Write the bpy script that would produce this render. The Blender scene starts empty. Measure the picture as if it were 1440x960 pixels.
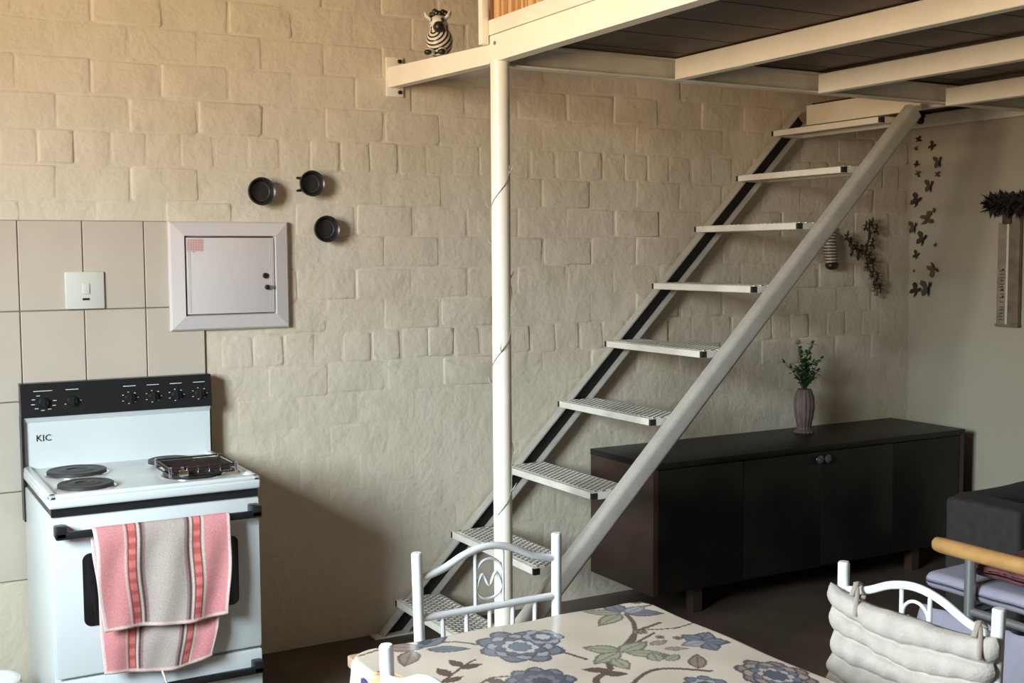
import bpy, bmesh, math, random
import numpy as np
from mathutils import Vector, Matrix, noise
random.seed(7)
S = bpy.context.scene
COL = S.collection
R = math.radians

# ------------------------------------------------------------------ camera
cam = bpy.data.cameras.new('camera')
cam.sensor_width = 36.0
cam.lens = 1663.456 / 1440 * 36.0
cam.clip_start = 0.05
camo = bpy.data.objects.new('camera', cam)
COL.objects.link(camo)
rt = Vector((0.87042195, -0.49226869, -0.00609588))
up = Vector((0.04165399, 0.06130276, 0.99724968))
fw = Vector((0.4905411, 0.86828193, -0.07386422))
m = Matrix.Identity(4)
for i in range(3):
    m[i][0], m[i][1], m[i][2] = rt[i], up[i], -fw[i]
m.translation = Vector((0, -4.137, 1.455))
camo.matrix_world = m
S.camera = camo

# ------------------------------------------------------------------ world, lights, exposure
S.view_settings.view_transform = 'Standard'
S.view_settings.look = 'None'
S.view_settings.gamma = 1.0
S.view_settings.exposure = 0.0
w = bpy.data.worlds.new('world')
S.world = w
w.use_nodes = True
nt = w.node_tree; bg = nt.nodes['Background']
tc = nt.nodes.new('ShaderNodeTexCoord'); sx_ = nt.nodes.new('ShaderNodeSeparateXYZ'); mr = nt.nodes.new('ShaderNodeMapRange')
nt.links.new(tc.outputs['Generated'], sx_.inputs[0]); nt.links.new(sx_.outputs['Z'], mr.inputs['Value'])
mr.inputs['From Min'].default_value = -0.5; mr.inputs['From Max'].default_value = 0.5
cr = nt.nodes.new('ShaderNodeValToRGB'); nt.links.new(mr.outputs[0], cr.inputs[0]); nt.links.new(cr.outputs[0], bg.inputs[0])
# hazy bright sky above the horizon, sunlit ochre ground below it
cr.color_ramp.elements[0].position = 0.40; cr.color_ramp.elements[0].color = (0.64, 0.46, 0.28, 1)
cr.color_ramp.elements[1].position = 0.70; cr.color_ramp.elements[1].color = (0.84, 0.97, 1.04, 1)
e_ = cr.color_ramp.elements.new(0.54); e_.color = (0.52, 0.455, 0.36, 1)      # dimmer unseen horizon band, added so far walls get less light
bg.inputs[1].default_value = 74.0
WY0, WY1, WZ0, WZ1 = -3.15, -1.80, 1.25, 2.55      # window opening in the left wall
l = bpy.data.lights.new('window_portal', 'AREA'); l.shape = 'RECTANGLE'; l.size = WZ1-WZ0; l.size_y = WY1-WY0
l.cycles.is_portal = True
lo = bpy.data.objects.new('window_portal', l); COL.objects.link(lo)
lo.location = (-1.71, (WY0+WY1)/2, (WZ0+WZ1)/2); lo.rotation_euler = (0, R(-90), 0)

# ------------------------------------------------------------------ materials
MATS = {}
def mat(name, color, rough=0.6, metal=0.0, noise_s=0, noise_amt=0.0, bump=0.0, bump_s=40, detail=3, attr=None, coat=0.0, trans=0, spec=None):
    if name in MATS: return MATS[name]
    m = bpy.data.materials.new(name); m.use_nodes = True
    nt = m.node_tree; b = nt.nodes['Principled BSDF']
    b.inputs['Base Color'].default_value = (*color, 1)
    b.inputs['Roughness'].default_value = rough
    b.inputs['Metallic'].default_value = metal
    if spec is not None: b.inputs['Specular IOR Level'].default_value = spec
    if coat: b.inputs['Coat Weight'].default_value = coat; b.inputs['Coat Roughness'].default_value = 0.12
    tc = nt.nodes.new('ShaderNodeTexCoord')
    src = None
    if attr:
        a = nt.nodes.new('ShaderNodeAttribute'); a.attribute_name = attr; src = a.outputs['Color']
        nt.links.new(src, b.inputs['Base Color'])
    if noise_amt:
        n = nt.nodes.new('ShaderNodeTexNoise'); n.inputs['Scale'].default_value = noise_s; n.inputs['Detail'].default_value = detail
        nt.links.new(tc.outputs['Object'], n.inputs['Vector'])
        mr = nt.nodes.new('ShaderNodeMapRange')
        mr.inputs['From Min'].default_value = 0.3; mr.inputs['From Max'].default_value = 0.7
        mr.inputs['To Min'].default_value = 1 - noise_amt; mr.inputs['To Max'].default_value = 1 + noise_amt
        nt.links.new(n.outputs['Fac'], mr.inputs['Value'])
        mx = nt.nodes.new('ShaderNodeMix'); mx.data_type = 'RGBA'; mx.blend_type = 'MULTIPLY'
        mx.inputs[0].default_value = 1.0
        mx.inputs[6].default_value = (*color, 1)
        if src: nt.links.new(src, mx.inputs[6])
        nt.links.new(mr.outputs[0], mx.inputs[7])
        nt.links.new(mx.outputs[2], b.inputs['Base Color'])
    if bump:
        n2 = nt.nodes.new('ShaderNodeTexNoise'); n2.inputs['Scale'].default_value = bump_s; n2.inputs['Detail'].default_value = 4
        nt.links.new(tc.outputs['Object'], n2.inputs['Vector'])
        bp = nt.nodes.new('ShaderNodeBump'); bp.inputs['Strength'].default_value = 1.0; bp.inputs['Distance'].default_value = bump
        nt.links.new(n2.outputs['Fac'], bp.inputs['Height'])
        nt.links.new(bp.outputs[0], b.inputs['Normal'])
    MATS[name] = m
    return m

def wall_paint(name, color, dist):
    """thick uneven masonry paint: world-space lumps at two scales, slight yellowing in blotches"""
    m = bpy.data.materials.new(name); m.use_nodes = True; nt = m.node_tree; b = nt.nodes['Principled BSDF']
    b.inputs['Roughness'].default_value = 0.62
    b.inputs['Specular IOR Level'].default_value = 0.3
    g = nt.nodes.new('ShaderNodeNewGeometry')
    def nz(s, d):
        n = nt.nodes.new('ShaderNodeTexNoise'); n.inputs['Scale'].default_value = s; n.inputs['Detail'].default_value = d
        nt.links.new(g.outputs['Position'], n.inputs['Vector']); return n.outputs['Fac']
    a = nz(9, 3); c = nz(45, 4)
    ad = nt.nodes.new('ShaderNodeMath'); ad.operation = 'MULTIPLY_ADD'; ad.inputs[1].default_value = 0.28
    nt.links.new(c, ad.inputs[0]); nt.links.new(a, ad.inputs[2])
    bp = nt.nodes.new('ShaderNodeBump'); bp.inputs['Distance'].default_value = dist
    nt.links.new(ad.outputs[0], bp.inputs['Height']); nt.links.new(bp.outputs[0], b.inputs['Normal'])
    cr = nt.nodes.new('ShaderNodeValToRGB')
    cr.color_ramp.elements[0].position = 0.3; cr.color_ramp.elements[1].position = 0.72
    cr.color_ramp.elements[0].color = (color[0]*0.93, color[1]*0.90, color[2]*0.84, 1)
    cr.color_ramp.elements[1].color = (*color, 1)
    nt.links.new(nz(1.7, 3), cr.inputs[0]); nt.links.new(cr.outputs[0], b.inputs['Base Color'])
    MATS[name] = m
    return m

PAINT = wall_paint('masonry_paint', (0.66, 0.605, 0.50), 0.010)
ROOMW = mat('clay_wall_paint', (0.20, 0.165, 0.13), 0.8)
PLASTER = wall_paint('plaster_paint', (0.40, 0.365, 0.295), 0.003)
FLOOR = mat('screed_floor', (0.085, 0.060, 0.045), 0.42, noise_s=3, noise_amt=0.25, bump=0.001, bump_s=30)
CREAM = mat('cream_enamel', (0.90, 0.845, 0.73), 0.38, noise_s=6, noise_amt=0.04, bump=0.0008, bump_s=25)
WHITEM = mat('white_enamel_metal', (0.70, 0.72, 0.73), 0.3, noise_s=8, noise_amt=0.03)
STAIR = mat('stair_enamel', (0.74, 0.71, 0.63), 0.36, noise_s=12, noise_amt=0.07, bump=0.0006, bump_s=60)
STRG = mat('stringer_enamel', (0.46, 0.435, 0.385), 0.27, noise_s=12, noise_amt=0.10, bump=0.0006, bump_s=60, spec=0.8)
BLACK = mat('plain_black', (0.008, 0.008, 0.009), 0.45)
DECK = mat('dark_deck_timber', (0.056, 0.026, 0.014), 0.55, noise_s=9, noise_amt=0.4, bump=0.001, bump_s=20)
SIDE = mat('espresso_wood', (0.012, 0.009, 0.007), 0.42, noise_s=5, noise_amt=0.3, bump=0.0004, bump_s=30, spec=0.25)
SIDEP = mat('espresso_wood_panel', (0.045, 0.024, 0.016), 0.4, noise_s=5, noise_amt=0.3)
TILE = mat('beige_ceramic', (0.55, 0.49, 0.41), 0.22, noise_s=5, noise_amt=0.04)
GROUT = mat('tile_grout', (0.22, 0.19, 0.15), 0.85)
COOK = mat('cooker_enamel', (0.66, 0.715, 0.72), 0.22, noise_s=4, noise_amt=0.02)
COOKG = mat('cooker_side_enamel', (0.62, 0.66, 0.65), 0.3)
BLKPL = mat('black_plastic', (0.012, 0.013, 0.015), 0.35)
BLKG = mat('black_glass', (0.010, 0.010, 0.012), 0.08)
IRON = mat('cast_iron', (0.030, 0.030, 0.031), 0.5, bump=0.0005, bump_s=120)
CHROME = mat('chrome', (0.75, 0.75, 0.75), 0.15, metal=1)
STEEL = mat('grey_steel', (0.30, 0.31, 0.32), 0.35, metal=0.6)
CLAY = mat('black_clay', (0.022, 0.020, 0.020), 0.35, noise_s=30, noise_amt=0.2)
BOXW = mat('grey_white_enamel', (0.62, 0.58, 0.58), 0.35)
PLATE = mat('white_plastic', (0.64, 0.65, 0.60), 0.3)
PINKP = mat('pink_paper', (0.60, 0.42, 0.40), 0.8)
TXTW = mat('white_print', (0.65, 0.66, 0.66), 0.5)
PINKT = mat('faded_red_print', (0.50, 0.25, 0.24), 0.8)

# ------------------------------------------------------------------ mesh helpers
def obj(name, bm, material, parent=None, smooth=False, autosm=True):
    me = bpy.data.meshes.new(name)
    bmesh.ops.recalc_face_normals(bm, faces=bm.faces)
    bm.to_mesh(me); bm.free()
    if smooth:
        me.polygons.foreach_set('use_smooth', [True]*len(me.polygons))
        if autosm:
            try: me.set_sharp_from_angle(angle=R(35))
            except Exception: pass
    if isinstance(material, (list, tuple)):
        for q in material: me.materials.append(q)
    else: me.materials.append(material)
    o = bpy.data.objects.new(name, me); COL.objects.link(o)
    if parent: o.parent = parent; o.matrix_parent_inverse = Matrix.Identity(4); loc_fix(o, parent)
    return o
def loc_fix(o, parent):
    # geometry is modelled in world coordinates; shift it into the parent's frame
    off = Vector((0, 0, 0)); p = parent
    mw = Matrix.Identity(4)
    chain = []
    while p: chain.append(p); p = p.parent
    for p in reversed(chain):
        mw = mw @ Matrix.LocRotScale(p.location, p.rotation_euler, p.scale)
    o.data.transform(mw.inverted())
def thing(name, label, cat, loc=(0, 0, 0), group=None):
    o = bpy.data.objects.new(name, None); COL.objects.link(o); o.empty_display_size = 0.05
    o.location = loc
    o['label'] = label; o['category'] = cat
    if group: o['group'] = group
    return o
def tag(o, label=None, cat=None, group=None, kind=None):
    if label: o['label'] = label
    if cat: o['category'] = cat
    if group: o['group'] = group
    if kind: o['kind'] = kind
    return o
def box(bm, lo, hi, bev=0.0, seg=2, mi=0):
    v = [bm.verts.new((x, y, z)) for x in (lo[0], hi[0]) for y in (lo[1], hi[1]) for z in (lo[2], hi[2])]
    fs = [bm.faces.new([v[i] for i in f]) for f in ((0,1,3,2),(4,6,7,5),(0,4,5,1),(2,3,7,6),(0,2,6,4),(1,5,7,3))]
    for f in fs: f.material_index = mi
    if bev:
        ed = list({e for f in fs for e in f.edges})
        r = bmesh.ops.bevel(bm, geom=ed, offset=bev, segments=seg, profile=0.5, affect='EDGES')
        for f in r['faces']: f.material_index = mi
        fs = r['faces']
    return v
def B(name, lo, hi, material, parent=None, bev=0.0, seg=2):
    bm = bmesh.new(); box(bm, lo, hi, bev, seg); return obj(name, bm, material, parent, smooth=bev > 0)
def tube(bm, pts, rad, seg=10, cap=True, mi=0, flat=1.0):
    pts = [Vector(p) for p in pts]; n = len(pts)
    rad = rad if isinstance(rad, (list, tuple)) else [rad]*n
    rings = []; prev = None
    for i, p in enumerate(pts):
        t = (pts[min(i+1, n-1)] - pts[max(i-1, 0)]).normalized()
        if prev is None:
            a = Vector((0, 0, 1)) if abs(t.z) < 0.9 else Vector((1, 0, 0))
            u = t.cross(a).normalized()
        else:
            u = (prev - t*prev.dot(t)).normalized()
        prev = u; v = t.cross(u)
        rings.append([bm.verts.new(p + (u*math.cos(k*2*math.pi/seg) + v*math.sin(k*2*math.pi/seg)*flat)*rad[i]) for k in range(seg)])
    for i in range(n-1):
        for k in range(seg):
            f = bm.faces.new((rings[i][k], rings[i][(k+1) % seg], rings[i+1][(k+1) % seg], rings[i+1][k])); f.material_index = mi
    if cap:
        for r_ in (rings[0], rings[-1]):
            f = bm.faces.new(r_); f.material_index = mi
def T(name, pts, rad, material, parent=None, seg=12):
    bm = bmesh.new(); tube(bm, pts, rad, seg); return obj(name, bm, material, parent, smooth=True)
def lathe(bm, prof, c=(0, 0, 0), seg=32, axis='z', flute=0, famt=0.0, mi=0):
    rings = []
    for r_, h in prof:
        ring = []
        for k in range(seg):
            a = k*2*math.pi/seg; rr = r_*(1 + famt*math.cos(flute*a)) if flute else r_
            x, y = rr*math.cos(a), rr*math.sin(a)
            p = (x, y, h) if axis == 'z' else ((x, -h, y) if axis == 'y' else (h, x, y))
            ring.append(bm.verts.new((c[0]+p[0], c[1]+p[1], c[2]+p[2])))
        rings.append(ring)
    for i in range(len(rings)-1):
        for k in range(seg):
            f = bm.faces.new((rings[i][k], rings[i][(k+1) % seg], rings[i+1][(k+1) % seg], rings[i+1][k])); f.material_index = mi
    for r_ in (rings[0], rings[-1]):
        f = bm.faces.new(r_); f.material_index = mi
def prism(bm, poly, d, mi=0):
    """poly: list of 3D points, extruded by vector d"""
    a = [bm.verts.new(p) for p in poly]; b = [bm.verts.new(Vector(p) + Vector(d)) for p in poly]
    fs = [bm.faces.new(a), bm.faces.new(list(reversed(b)))]
    n = len(poly)
    for i in range(n): fs.append(bm.faces.new((a[i], b[i], b[(i+1) % n], a[(i+1) % n])))
    for f in fs: f.material_index = mi
def bez(P, n=12):
    P = [Vector(p) for p in P]; out = []
    for i in range(n+1):
        t = i/n; q = list(P)
        while len(q) > 1: q = [q[j].lerp(q[j+1], t) for j in range(len(q)-1)]
        out.append(q[0])
    return out
def smooth_path(pts, n=6):
    pts = [Vector(p) for p in pts]; out = []
    for i in range(len(pts)-1):
        p0, p1, p2, p3 = pts[max(i-1, 0)], pts[i], pts[i+1], pts[min(i+2, len(pts)-1)]
        for k in range(n):
            t = k/n
            out.append(0.5*((2*p1) + (p2-p0)*t + (2*p0-5*p1+4*p2-p3)*t*t + (3*p1-p0-3*p2+p3)*t**3))
    out.append(pts[-1]); return out
def text(name, s, loc, size, rot, material, parent=None, extrude=0.0004):
    c = bpy.data.curves.new(name, 'FONT'); c.body = s; c.size = size; c.extrude = extrude
    c.align_x = 'CENTER'; c.align_y = 'CENTER'; c.resolution_u = 2
    tmp = bpy.data.objects.new(name, c); COL.objects.link(tmp)
    dg = bpy.context.evaluated_depsgraph_get(); me = bpy.data.meshes.new_from_object(tmp.evaluated_get(dg))
    bpy.data.objects.remove(tmp); bpy.data.curves.remove(c)
    me.transform(Matrix.Translation(loc) @ rot.to_4x4())
    me.materials.clear(); me.materials.append(material)
    o = bpy.data.objects.new(name, me); COL.objects.link(o)
    if parent: o.parent = parent; loc_fix(o, parent)
    return o
FACE_Y = Matrix.Rotation(R(90), 3, 'X')        # text readable on a face that looks towards -y

# ------------------------------------------------------------------ room shell
struct = dict(kind='structure')
tag(B('floor', (-1.6, -6.6, -0.12), (4.75, 0.0, 0.0), FLOOR), 'brown screed floor, dull and dark under the loft', kind='structure')
wb = B('wall_back', (-1.6, 0.0, 0.0), (4.75, 0.2, 3.9), PAINT); tag(wb, 'cream painted brick wall behind the cooker and the stairs', kind='structure')
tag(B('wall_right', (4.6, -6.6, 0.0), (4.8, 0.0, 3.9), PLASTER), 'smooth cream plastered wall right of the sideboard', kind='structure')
tag(B('ceiling', (-1.6, -6.6, 3.9), (4.8, 0.2, 4.0), mat('pine_ceiling', (0.24, 0.155, 0.09), 0.6)), 'pine boarded ceiling above the room', kind='structure')
def wall_with_hole(name, axis, v, t, a0, a1, h0, h1, z0, z1, label):
    bm = bmesh.new()
    def bx(p0, p1, q0, q1):
        if axis == 'x': box(bm, (v, p0, q0), (v+t, p1, q1))
        else: box(bm, (p0, v, q0), (p1, v+t, q1))
    bx(a0, h0, 0, 3.9); bx(h1, a1, 0, 3.9); bx(h0, h1, z1, 3.9)
    if z0 > 0: bx(h0, h1, 0, z0)
    tag(obj(name, bm, ROOMW), label, kind='structure')
wall_with_hole('wall_left', 'x', -1.7, 0.2, -6.6, 0.2, WY0, WY1, WZ0, WZ1, 'clay coloured wall with the daylight window')
tag(B('wall_front', (-1.7, -6.7, 0), (4.8, -6.6, 3.9), ROOMW), 'clay coloured wall behind the viewer', kind='structure')
bm = bmesh.new()
for y in (WY0, (WY0+WY1)/2-0.02, WY1-0.05): box(bm, (-1.66, y, WZ0), (-1.61, y+0.05, WZ1))
for z in (WZ0, WZ1-0.05): box(bm, (-1.66, WY0, z), (-1.61, WY1, z+0.05))
tag(obj('window_1', bm, WHITEM), 'white window frame in the left wall', kind='structure')

# bricks of the back wall: painted over, rounded arrises, shallow joints ------------------
def brick_mesh(L, H, seed, h=0.0055):
    rnd = random.Random(seed); bm = bmesh.new()
    def ring(ins, d):
        c = 0.0055 + ins*0.7
        x0, x1, z0, z1 = -L/2+ins, L/2-ins, -H/2+ins, H/2-ins
        pts = [(x0+c, z0), (x1-c, z0), (x1, z0+c), (x1, z1-c), (x1-c, z1), (x0+c, z1), (x0, z1-c), (x0, z0+c)]
        return [bm.verts.new((x + jit[i][0], -d*(1+jit[i][2]) , z + jit[i][1])) for i, (x, z) in enumerate(pts)]
    jit = [(rnd.uniform(-.0022, .0018), rnd.uniform(-.0018, .0015), rnd.uniform(-.8, .8)) for _ in range(8)]
    rs = [ring(0.0, -0.0008), ring(0.0030, h*0.65), ring(0.010, h)]
    for a, b in zip(rs, rs[1:]):
        for i in range(8): bm.faces.new((a[i], a[(i+1) % 8], b[(i+1) % 8], b[i]))
    cv = bm.verts.new((rnd.uniform(-.01, .01), -h*1.15, 0))
    for i in range(8): bm.faces.new((rs[2][i], rs[2][(i+1) % 8], cv))
    bmesh.ops.recalc_face_normals(bm, faces=bm.faces)
    me = bpy.data.meshes.new('brick'); bm.to_mesh(me); bm.free()
    me.polygons.foreach_set('use_smooth', [True]*len(me.polygons)); me.materials.append(PAINT)
    return me
CH = 0.117; BL = 0.232
str_m = [brick_mesh(BL-0.0035, CH-0.0025, i, 0.0016+0.0003*i) for i in range(8)]
hed_m = [brick_mesh(BL/2-0.0035, CH-0.0025, 50+i, 0.0016+0.0003*i) for i in range(6)]
low = bmesh.new(); nb = 0
rows = []
course = 0; z = 0.06
while z < 2.72:
    rows.append((course, z)); z += CH; course += 1
for course, z in rows:
    header = course % 6 in (3,)
    step = BL/2 if header else BL
    x = -0.30 + (0.5*BL if course % 2 else 0.0) + (0.25*BL if header else 0)
    while x < 4.55:
        xc = x + step/2 + random.uniform(-.006, .006); x += step
        if xc + step/2 > 4.6: continue
        if xc - step/2 < 1.10 and z + CH/2 < 1.59: continue          # behind tiles and cooker
        zc = z + random.uniform(-.003, .003)
        me = random.choice(hed_m if header else str_m)
        if z > 0.93 and z < 2.45 and nb < 300 and not (0.95 < xc < 1.4 and 1.25 < zc < 1.52) and xc > 0.42:
            o = bpy.data.objects.new('brick', me); COL.objects.link(o); o.parent = wb
            o.location = (xc, 0.0, zc)
            o.rotation_euler = (random.uniform(-.022, .022), random.uniform(-.010, .010), random.uniform(-.016, .016))
            o.scale = (1, random.choice((0.35, 0.6, 0.8, 1.0, 1.2)), 1)
            nb += 1
        else:
            k = 0.22 if z < 0.93 else 0.9
            mt = Matrix.Translation((xc, 0.0, zc)) @ Matrix.Diagonal((1, k, 1, 1))
            n0 = len(low.verts); low.from_mesh(me); low.verts.ensure_lookup_table()
            for v in list(low.verts)[n0:]: v.co = mt @ v.co
o = obj('brickwork', low, PAINT, wb, smooth=True, autosm=False); tag(o, kind='stuff')

# wall tiles ---------------------------------------------------------------------------
B('grout_bed', (-0.72, -0.004, 0.394), (1.10, 0.002, 1.5745), GROUT, wb)
zr = [(1.2785, 1.5735), (0.9835, 1.2775), (0.688, 0.9825), (0.393, 0.687)]
g = 0.0014
for z0, z1 in zr:
    for k in range(-6, 4):
        x0, x1 = 0.498+0.2*(k-0)-0.2*0, 0.698+0.2*k
        x0 = 0.498+0.2*(k-1)+0.0; x1 = x0+0.2
        if x0 > 1.05: continue
        x1 = min(x1, 1.100)
        bm = bmesh.new(); box(bm, (x0+g, -0.0095, z0+g), (x1-g, -0.003, z1-g), 0.0022, 1)
        obj('tile', bm, TILE, wb, smooth=True)
# floor-wall: no skirting in the photo

# ------------------------------------------------------------------ things on the back wall
db = thing('distribution_board', 'white square electrical box with a sloped frame, on the wall right of the tiles', 'box', (1.185, -0.01, 1.19))
x0, x1, z0, z1 = 0.977, 1.402, 1.196, 1.574
bm = bmesh.new()
def frame_ring(a, ya, b, yb):
    A = [(x0+a, ya, z0+a), (x1-a, ya, z0+a), (x1-a, ya, z1-a), (x0+a, ya, z1-a)]
    Bq = [(x0+b, yb, z0+b), (x1-b, yb, z0+b), (x1-b, yb, z1-b), (x0+b, yb, z1-b)]
    va = [bm.verts.new(p) for p in A]; vb = [bm.verts.new(p) for p in Bq]
    for i in range(4): bm.faces.new((va[i], va[(i+1) % 4], vb[(i+1) % 4], vb[i]))
frame_ring(0.0, -0.0, 0.0, -0.018); frame_ring(0.0, -0.018, 0.006, -0.026); frame_ring(0.006, -0.026, 0.050, -0.036); frame_ring(0.050, -0.036, 0.054, -0.018)
obj('frame', bm, BOXW, db)
B('back_plate', (x0+0.04, -0.016, z0+0.04), (x1-0.04, -0.012, z1-0.04), BLKPL, db)
dd = B('door', (x0+0.0565, -0.030, z0+0.0565), (x1-0.0565, -0.018, z1-0.0565), BOXW, db, 0.0015)
bm = bmesh.new()
for xx in (x0+0.064, x0+0.069, x1-0.072, x1-0.066): box(bm, (xx, -0.0312, z0+0.065), (xx+0.0012, -0.029, z1-0.065))
tag(obj('pressed_rib', bm, BOXW, dd), kind='stuff')
bm = bmesh.new(); lathe(bm, [(0.010, 0.0), (0.010, 0.006), (0.0065, 0.008)], (1.312, -0.030, 1.383), 16, 'y'); obj('lock', bm, BLKPL, dd, smooth=True)
bm = bmesh.new(); lathe(bm, [(0.009, 0.0), (0.009, 0.010), (0.006, 0.013)], (1.318, -0.030, 1.342), 16, 'y')
box(bm, (1.318, -0.042, 1.336), (1.340, -0.036, 1.348), 0.002, 1, mi=1); obj('latch_knob', bm, [BLKPL, STEEL], dd, smooth=True)
bm = bmesh.new(); prism(bm, [(1.036, -0.0302, 1.514), (1.094, -0.0302, 1.514), (1.094, -0.0302, 1.470), (1.068, -0.0302, 1.470), (1.062, -0.0302, 1.463), (1.055, -0.0302, 1.470), (1.036, -0.0302, 1.470)], (0, -0.0006, 0))
st = obj('warning_sticker', bm, PINKP, dd)
bm = bmesh.new()
for k in range(5):
    for j in range(6):
        box(bm, (1.040+j*0.0088, -0.0313, 1.506-k*0.0075), (1.040+j*0.0088+random.uniform(.004, .007), -0.0306, 1.509-k*0.0075))
bmesh.ops.transform(bm, matrix=Matrix.Identity(4), verts=bm.verts)
tag(obj('sticker_print', bm, PINKT, dd), kind='stuff')

sw = thing('light_switch', 'white square light switch with one small rocker on the beige tiles', 'switch', (0.700, -0.0095, 1.343))
B('cover_plate', (0.638, -0.019, 1.281), (0.762, -0.0085, 1.405), PLATE, sw, 0.004)
B('rocker', (0.692, -0.0225, 1.330), (0.714, -0.018, 1.365), PLATE, sw, 0.0015)
B('indicator', (0.691, -0.0205, 1.310), (0.713, -0.018, 1.317), BLKPL, sw)

def disc(x, z, r_, label, tilt):
    t = thing('clay_bowl', label, 'bowl', (x, 0.0, z), 'small black clay bowls hung on the brick wall')
    bm = bmesh.new()
    lathe(bm, [(r_*0.35, 0.0), (r_*0.75, 0.012), (r_*0.96, 0.034), (r_, 0.046), (r_*0.97, 0.050), (r_*0.86, 0.046), (r_*0.80, 0.034), (r_*0.70, 0.026), (r_*0.30, 0.022)], (x, -0.006, z), 36, 'y')
    obj('bowl_body', bm, CLAY, t, smooth=True)
    bm = bmesh.new(); tube(bm, [(x+r_*0.66*math.cos(a), -0.0335, z+r_*0.66*math.sin(a)) for a in [k*math.pi/14 for k in range(29)]], 0.0016, 6)
    obj('inner_ridge', bm, mat('grey_clay', (0.07, 0.065, 0.065), 0.4), t, smooth=True)
    return t
disc(1.300, 1.680, 0.050, 'black clay bowl on the wall, the left one, just above the electrical box', 0)
d2 = disc(1.487, 1.712, 0.047, 'black clay bowl on the wall, highest of the three, two small nubs on its edge', 0)
disc(1.540, 1.549, 0.049, 'black clay bowl on the wall, lowest of the three, right of the electrical box', 0)
bm = bmesh.new()
bm.free()
for dz in (0.018, -0.024):
    bm = bmesh.new(); tube(bm, [(1.452, -0.03, 1.712+dz), (1.434, -0.034, 1.712+dz*1.1)], [0.006, 0.004], 8); obj('nub', bm, CLAY, d2, smooth=True)

# ------------------------------------------------------------------ cooker
ck = thing('cooker', 'white freestanding electric cooker with black control panel and four solid plates', 'cooker', (0.791, -0.33, 0.0))
cx0, cx1, cyf, cyb = 0.486, 1.096, -0.600, -0.045
B('body', (cx0, -0.585, 0.03), (cx1, cyb, 0.715), COOKG, ck, 0.006)
B('plinth', (cx0+0.02, -0.56, 0.0), (cx1-0.02, -0.07, 0.04), BLKPL, ck)
B('vent_gap', (cx0+0.004, -0.592, 0.712), (cx1-0.002, cyb-0.01, 0.738), BLKPL, ck)
# hob: tray with raised rim
bm = bmesh.new(); box(bm, (cx0-0.004, -0.607, 0.737), (cx1+0.004, -0.040, 0.768), 0.008, 3)
hob = obj('hob', bm, COOK, ck, smooth=True)
bm = bmesh.new()
for lo_, hi_ in (((cx0-0.003, -0.606, 0.760), (cx0+0.022, -0.05, 0.778)), ((cx1-0.022, -0.606, 0.760), (cx1+0.003, -0.05, 0.778)), ((cx0-0.003, -0.606, 0.760), (cx1+0.003, -0.575, 0.778))):
    box(bm, lo_, hi_, 0.007, 3)
obj('raised_rim', bm, COOK, hob, smooth=True)
for hx, hy, hr in ((0.622, -0.225, 0.090), (0.607, -0.470, 0.080), (0.925, -0.185, 0.072), (0.935, -0.435, 0.090)):
    bm = bmesh.new()
    lathe(bm, [(hr+0.007, 0.0), (hr+0.007, 0.004), (hr+0.003, 0.006), (hr, 0.005)], (hx, hy, 0.767), 40)
    pr = obj('hotplate_ring', bm, CHROME, hob, smooth=True)
    bm = bmesh.new()
    lathe(bm, [(hr, 0.0), (hr, 0.013), (hr*0.97, 0.015), (hr*0.80, 0.015), (hr*0.78, 0.0142), (hr*0.60, 0.0142), (hr*0.58, 0.015), (hr*0.38, 0.015), (hr*0.36, 0.012), (0.004, 0.012)], (hx, hy, 0.768), 48)
    obj('hotplate', bm, IRON, ck, smooth=True)
B('hob_scale', (0.503, -0.48, 0.7676), (0.508, -0.36, 0.7690), BLKPL, hob)
# backsplash
bm = bmesh.new(); poly = [(cx0, -0.062, 0.768), (cx0, -0.062, 0.918), (cx0, -0.075, 0.938), (cx0, -0.030, 0.938), (cx0, -0.030, 0.768)]
prism(bm, poly, (cx1-cx0-0.003, 0, 0)); bs = obj('backsplash', bm, COOK, ck)
bm = bmesh.new(); prism(bm, [(cx0-0.004, -0.078, 0.937), (cx0-0.004, -0.066, 1.046), (cx0-0.004, -0.026, 1.046), (cx0-0.004, -0.026, 0.937)], (cx1-cx0+0.006, 0, 0))
cp = obj('control_panel', bm, BLKPL, ck)
B('side_trim', (cx0-0.005, -0.076, 0.60), (cx0+0.003, -0.024, 0.94), BLKPL, ck)
B('side_trim', (cx1-0.004, -0.058, 0.770), (cx1+0.003, -0.024, 0.94), BLKPL, ck)
# printed lines, dial marks and knobs on the panel
tl = Matrix.Rotation(R(90-6), 3, 'X')
def pan_y(z): return -0.078 + (z-0.937)/0.109*0.012
bm = bmesh.new()
def dash(x, z, wd, h=0.0022): box(bm, (x-wd/2, pan_y(z)-0.0008, z-h/2), (x+wd/2, pan_y(z)+0.001, z+h/2))
KN = [(0.552, 0.984), (0.640, 0.984), (0.823, 0.982), (0.900, 0.982), (0.977, 0.982), (1.056, 0.982)]
for i, (kx, kz) in enumerate(KN):
    dash(kx - (0.0 if i else 0.002), 1.021, 0.058 if i == 0 else 0.040)
    nn = 8 if i < 1 else 7
    for k in range(nn):
        a = R(-60 + 300*k/(nn-1)) if i else R(-150 + 250*k/(nn-1)) 
        a = R(210) - 0 if False else a
        rr = 0.034 if i == 0 else 0.026
        if i == 1 and k not in (0, 3): continue
        px_, pz_ = kx + rr*math.cos(a+math.pi/2+math.pi)*1.0, kz + rr*0.75*math.sin(a+math.pi/2+math.pi)
        if 0.942 < pz_ < 1.016: dash(px_, pz_, 0.011 if i == 0 else 0.005, 0.0022)
tag(obj('panel_print', bm, TXTW, cp), kind='stuff')
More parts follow.
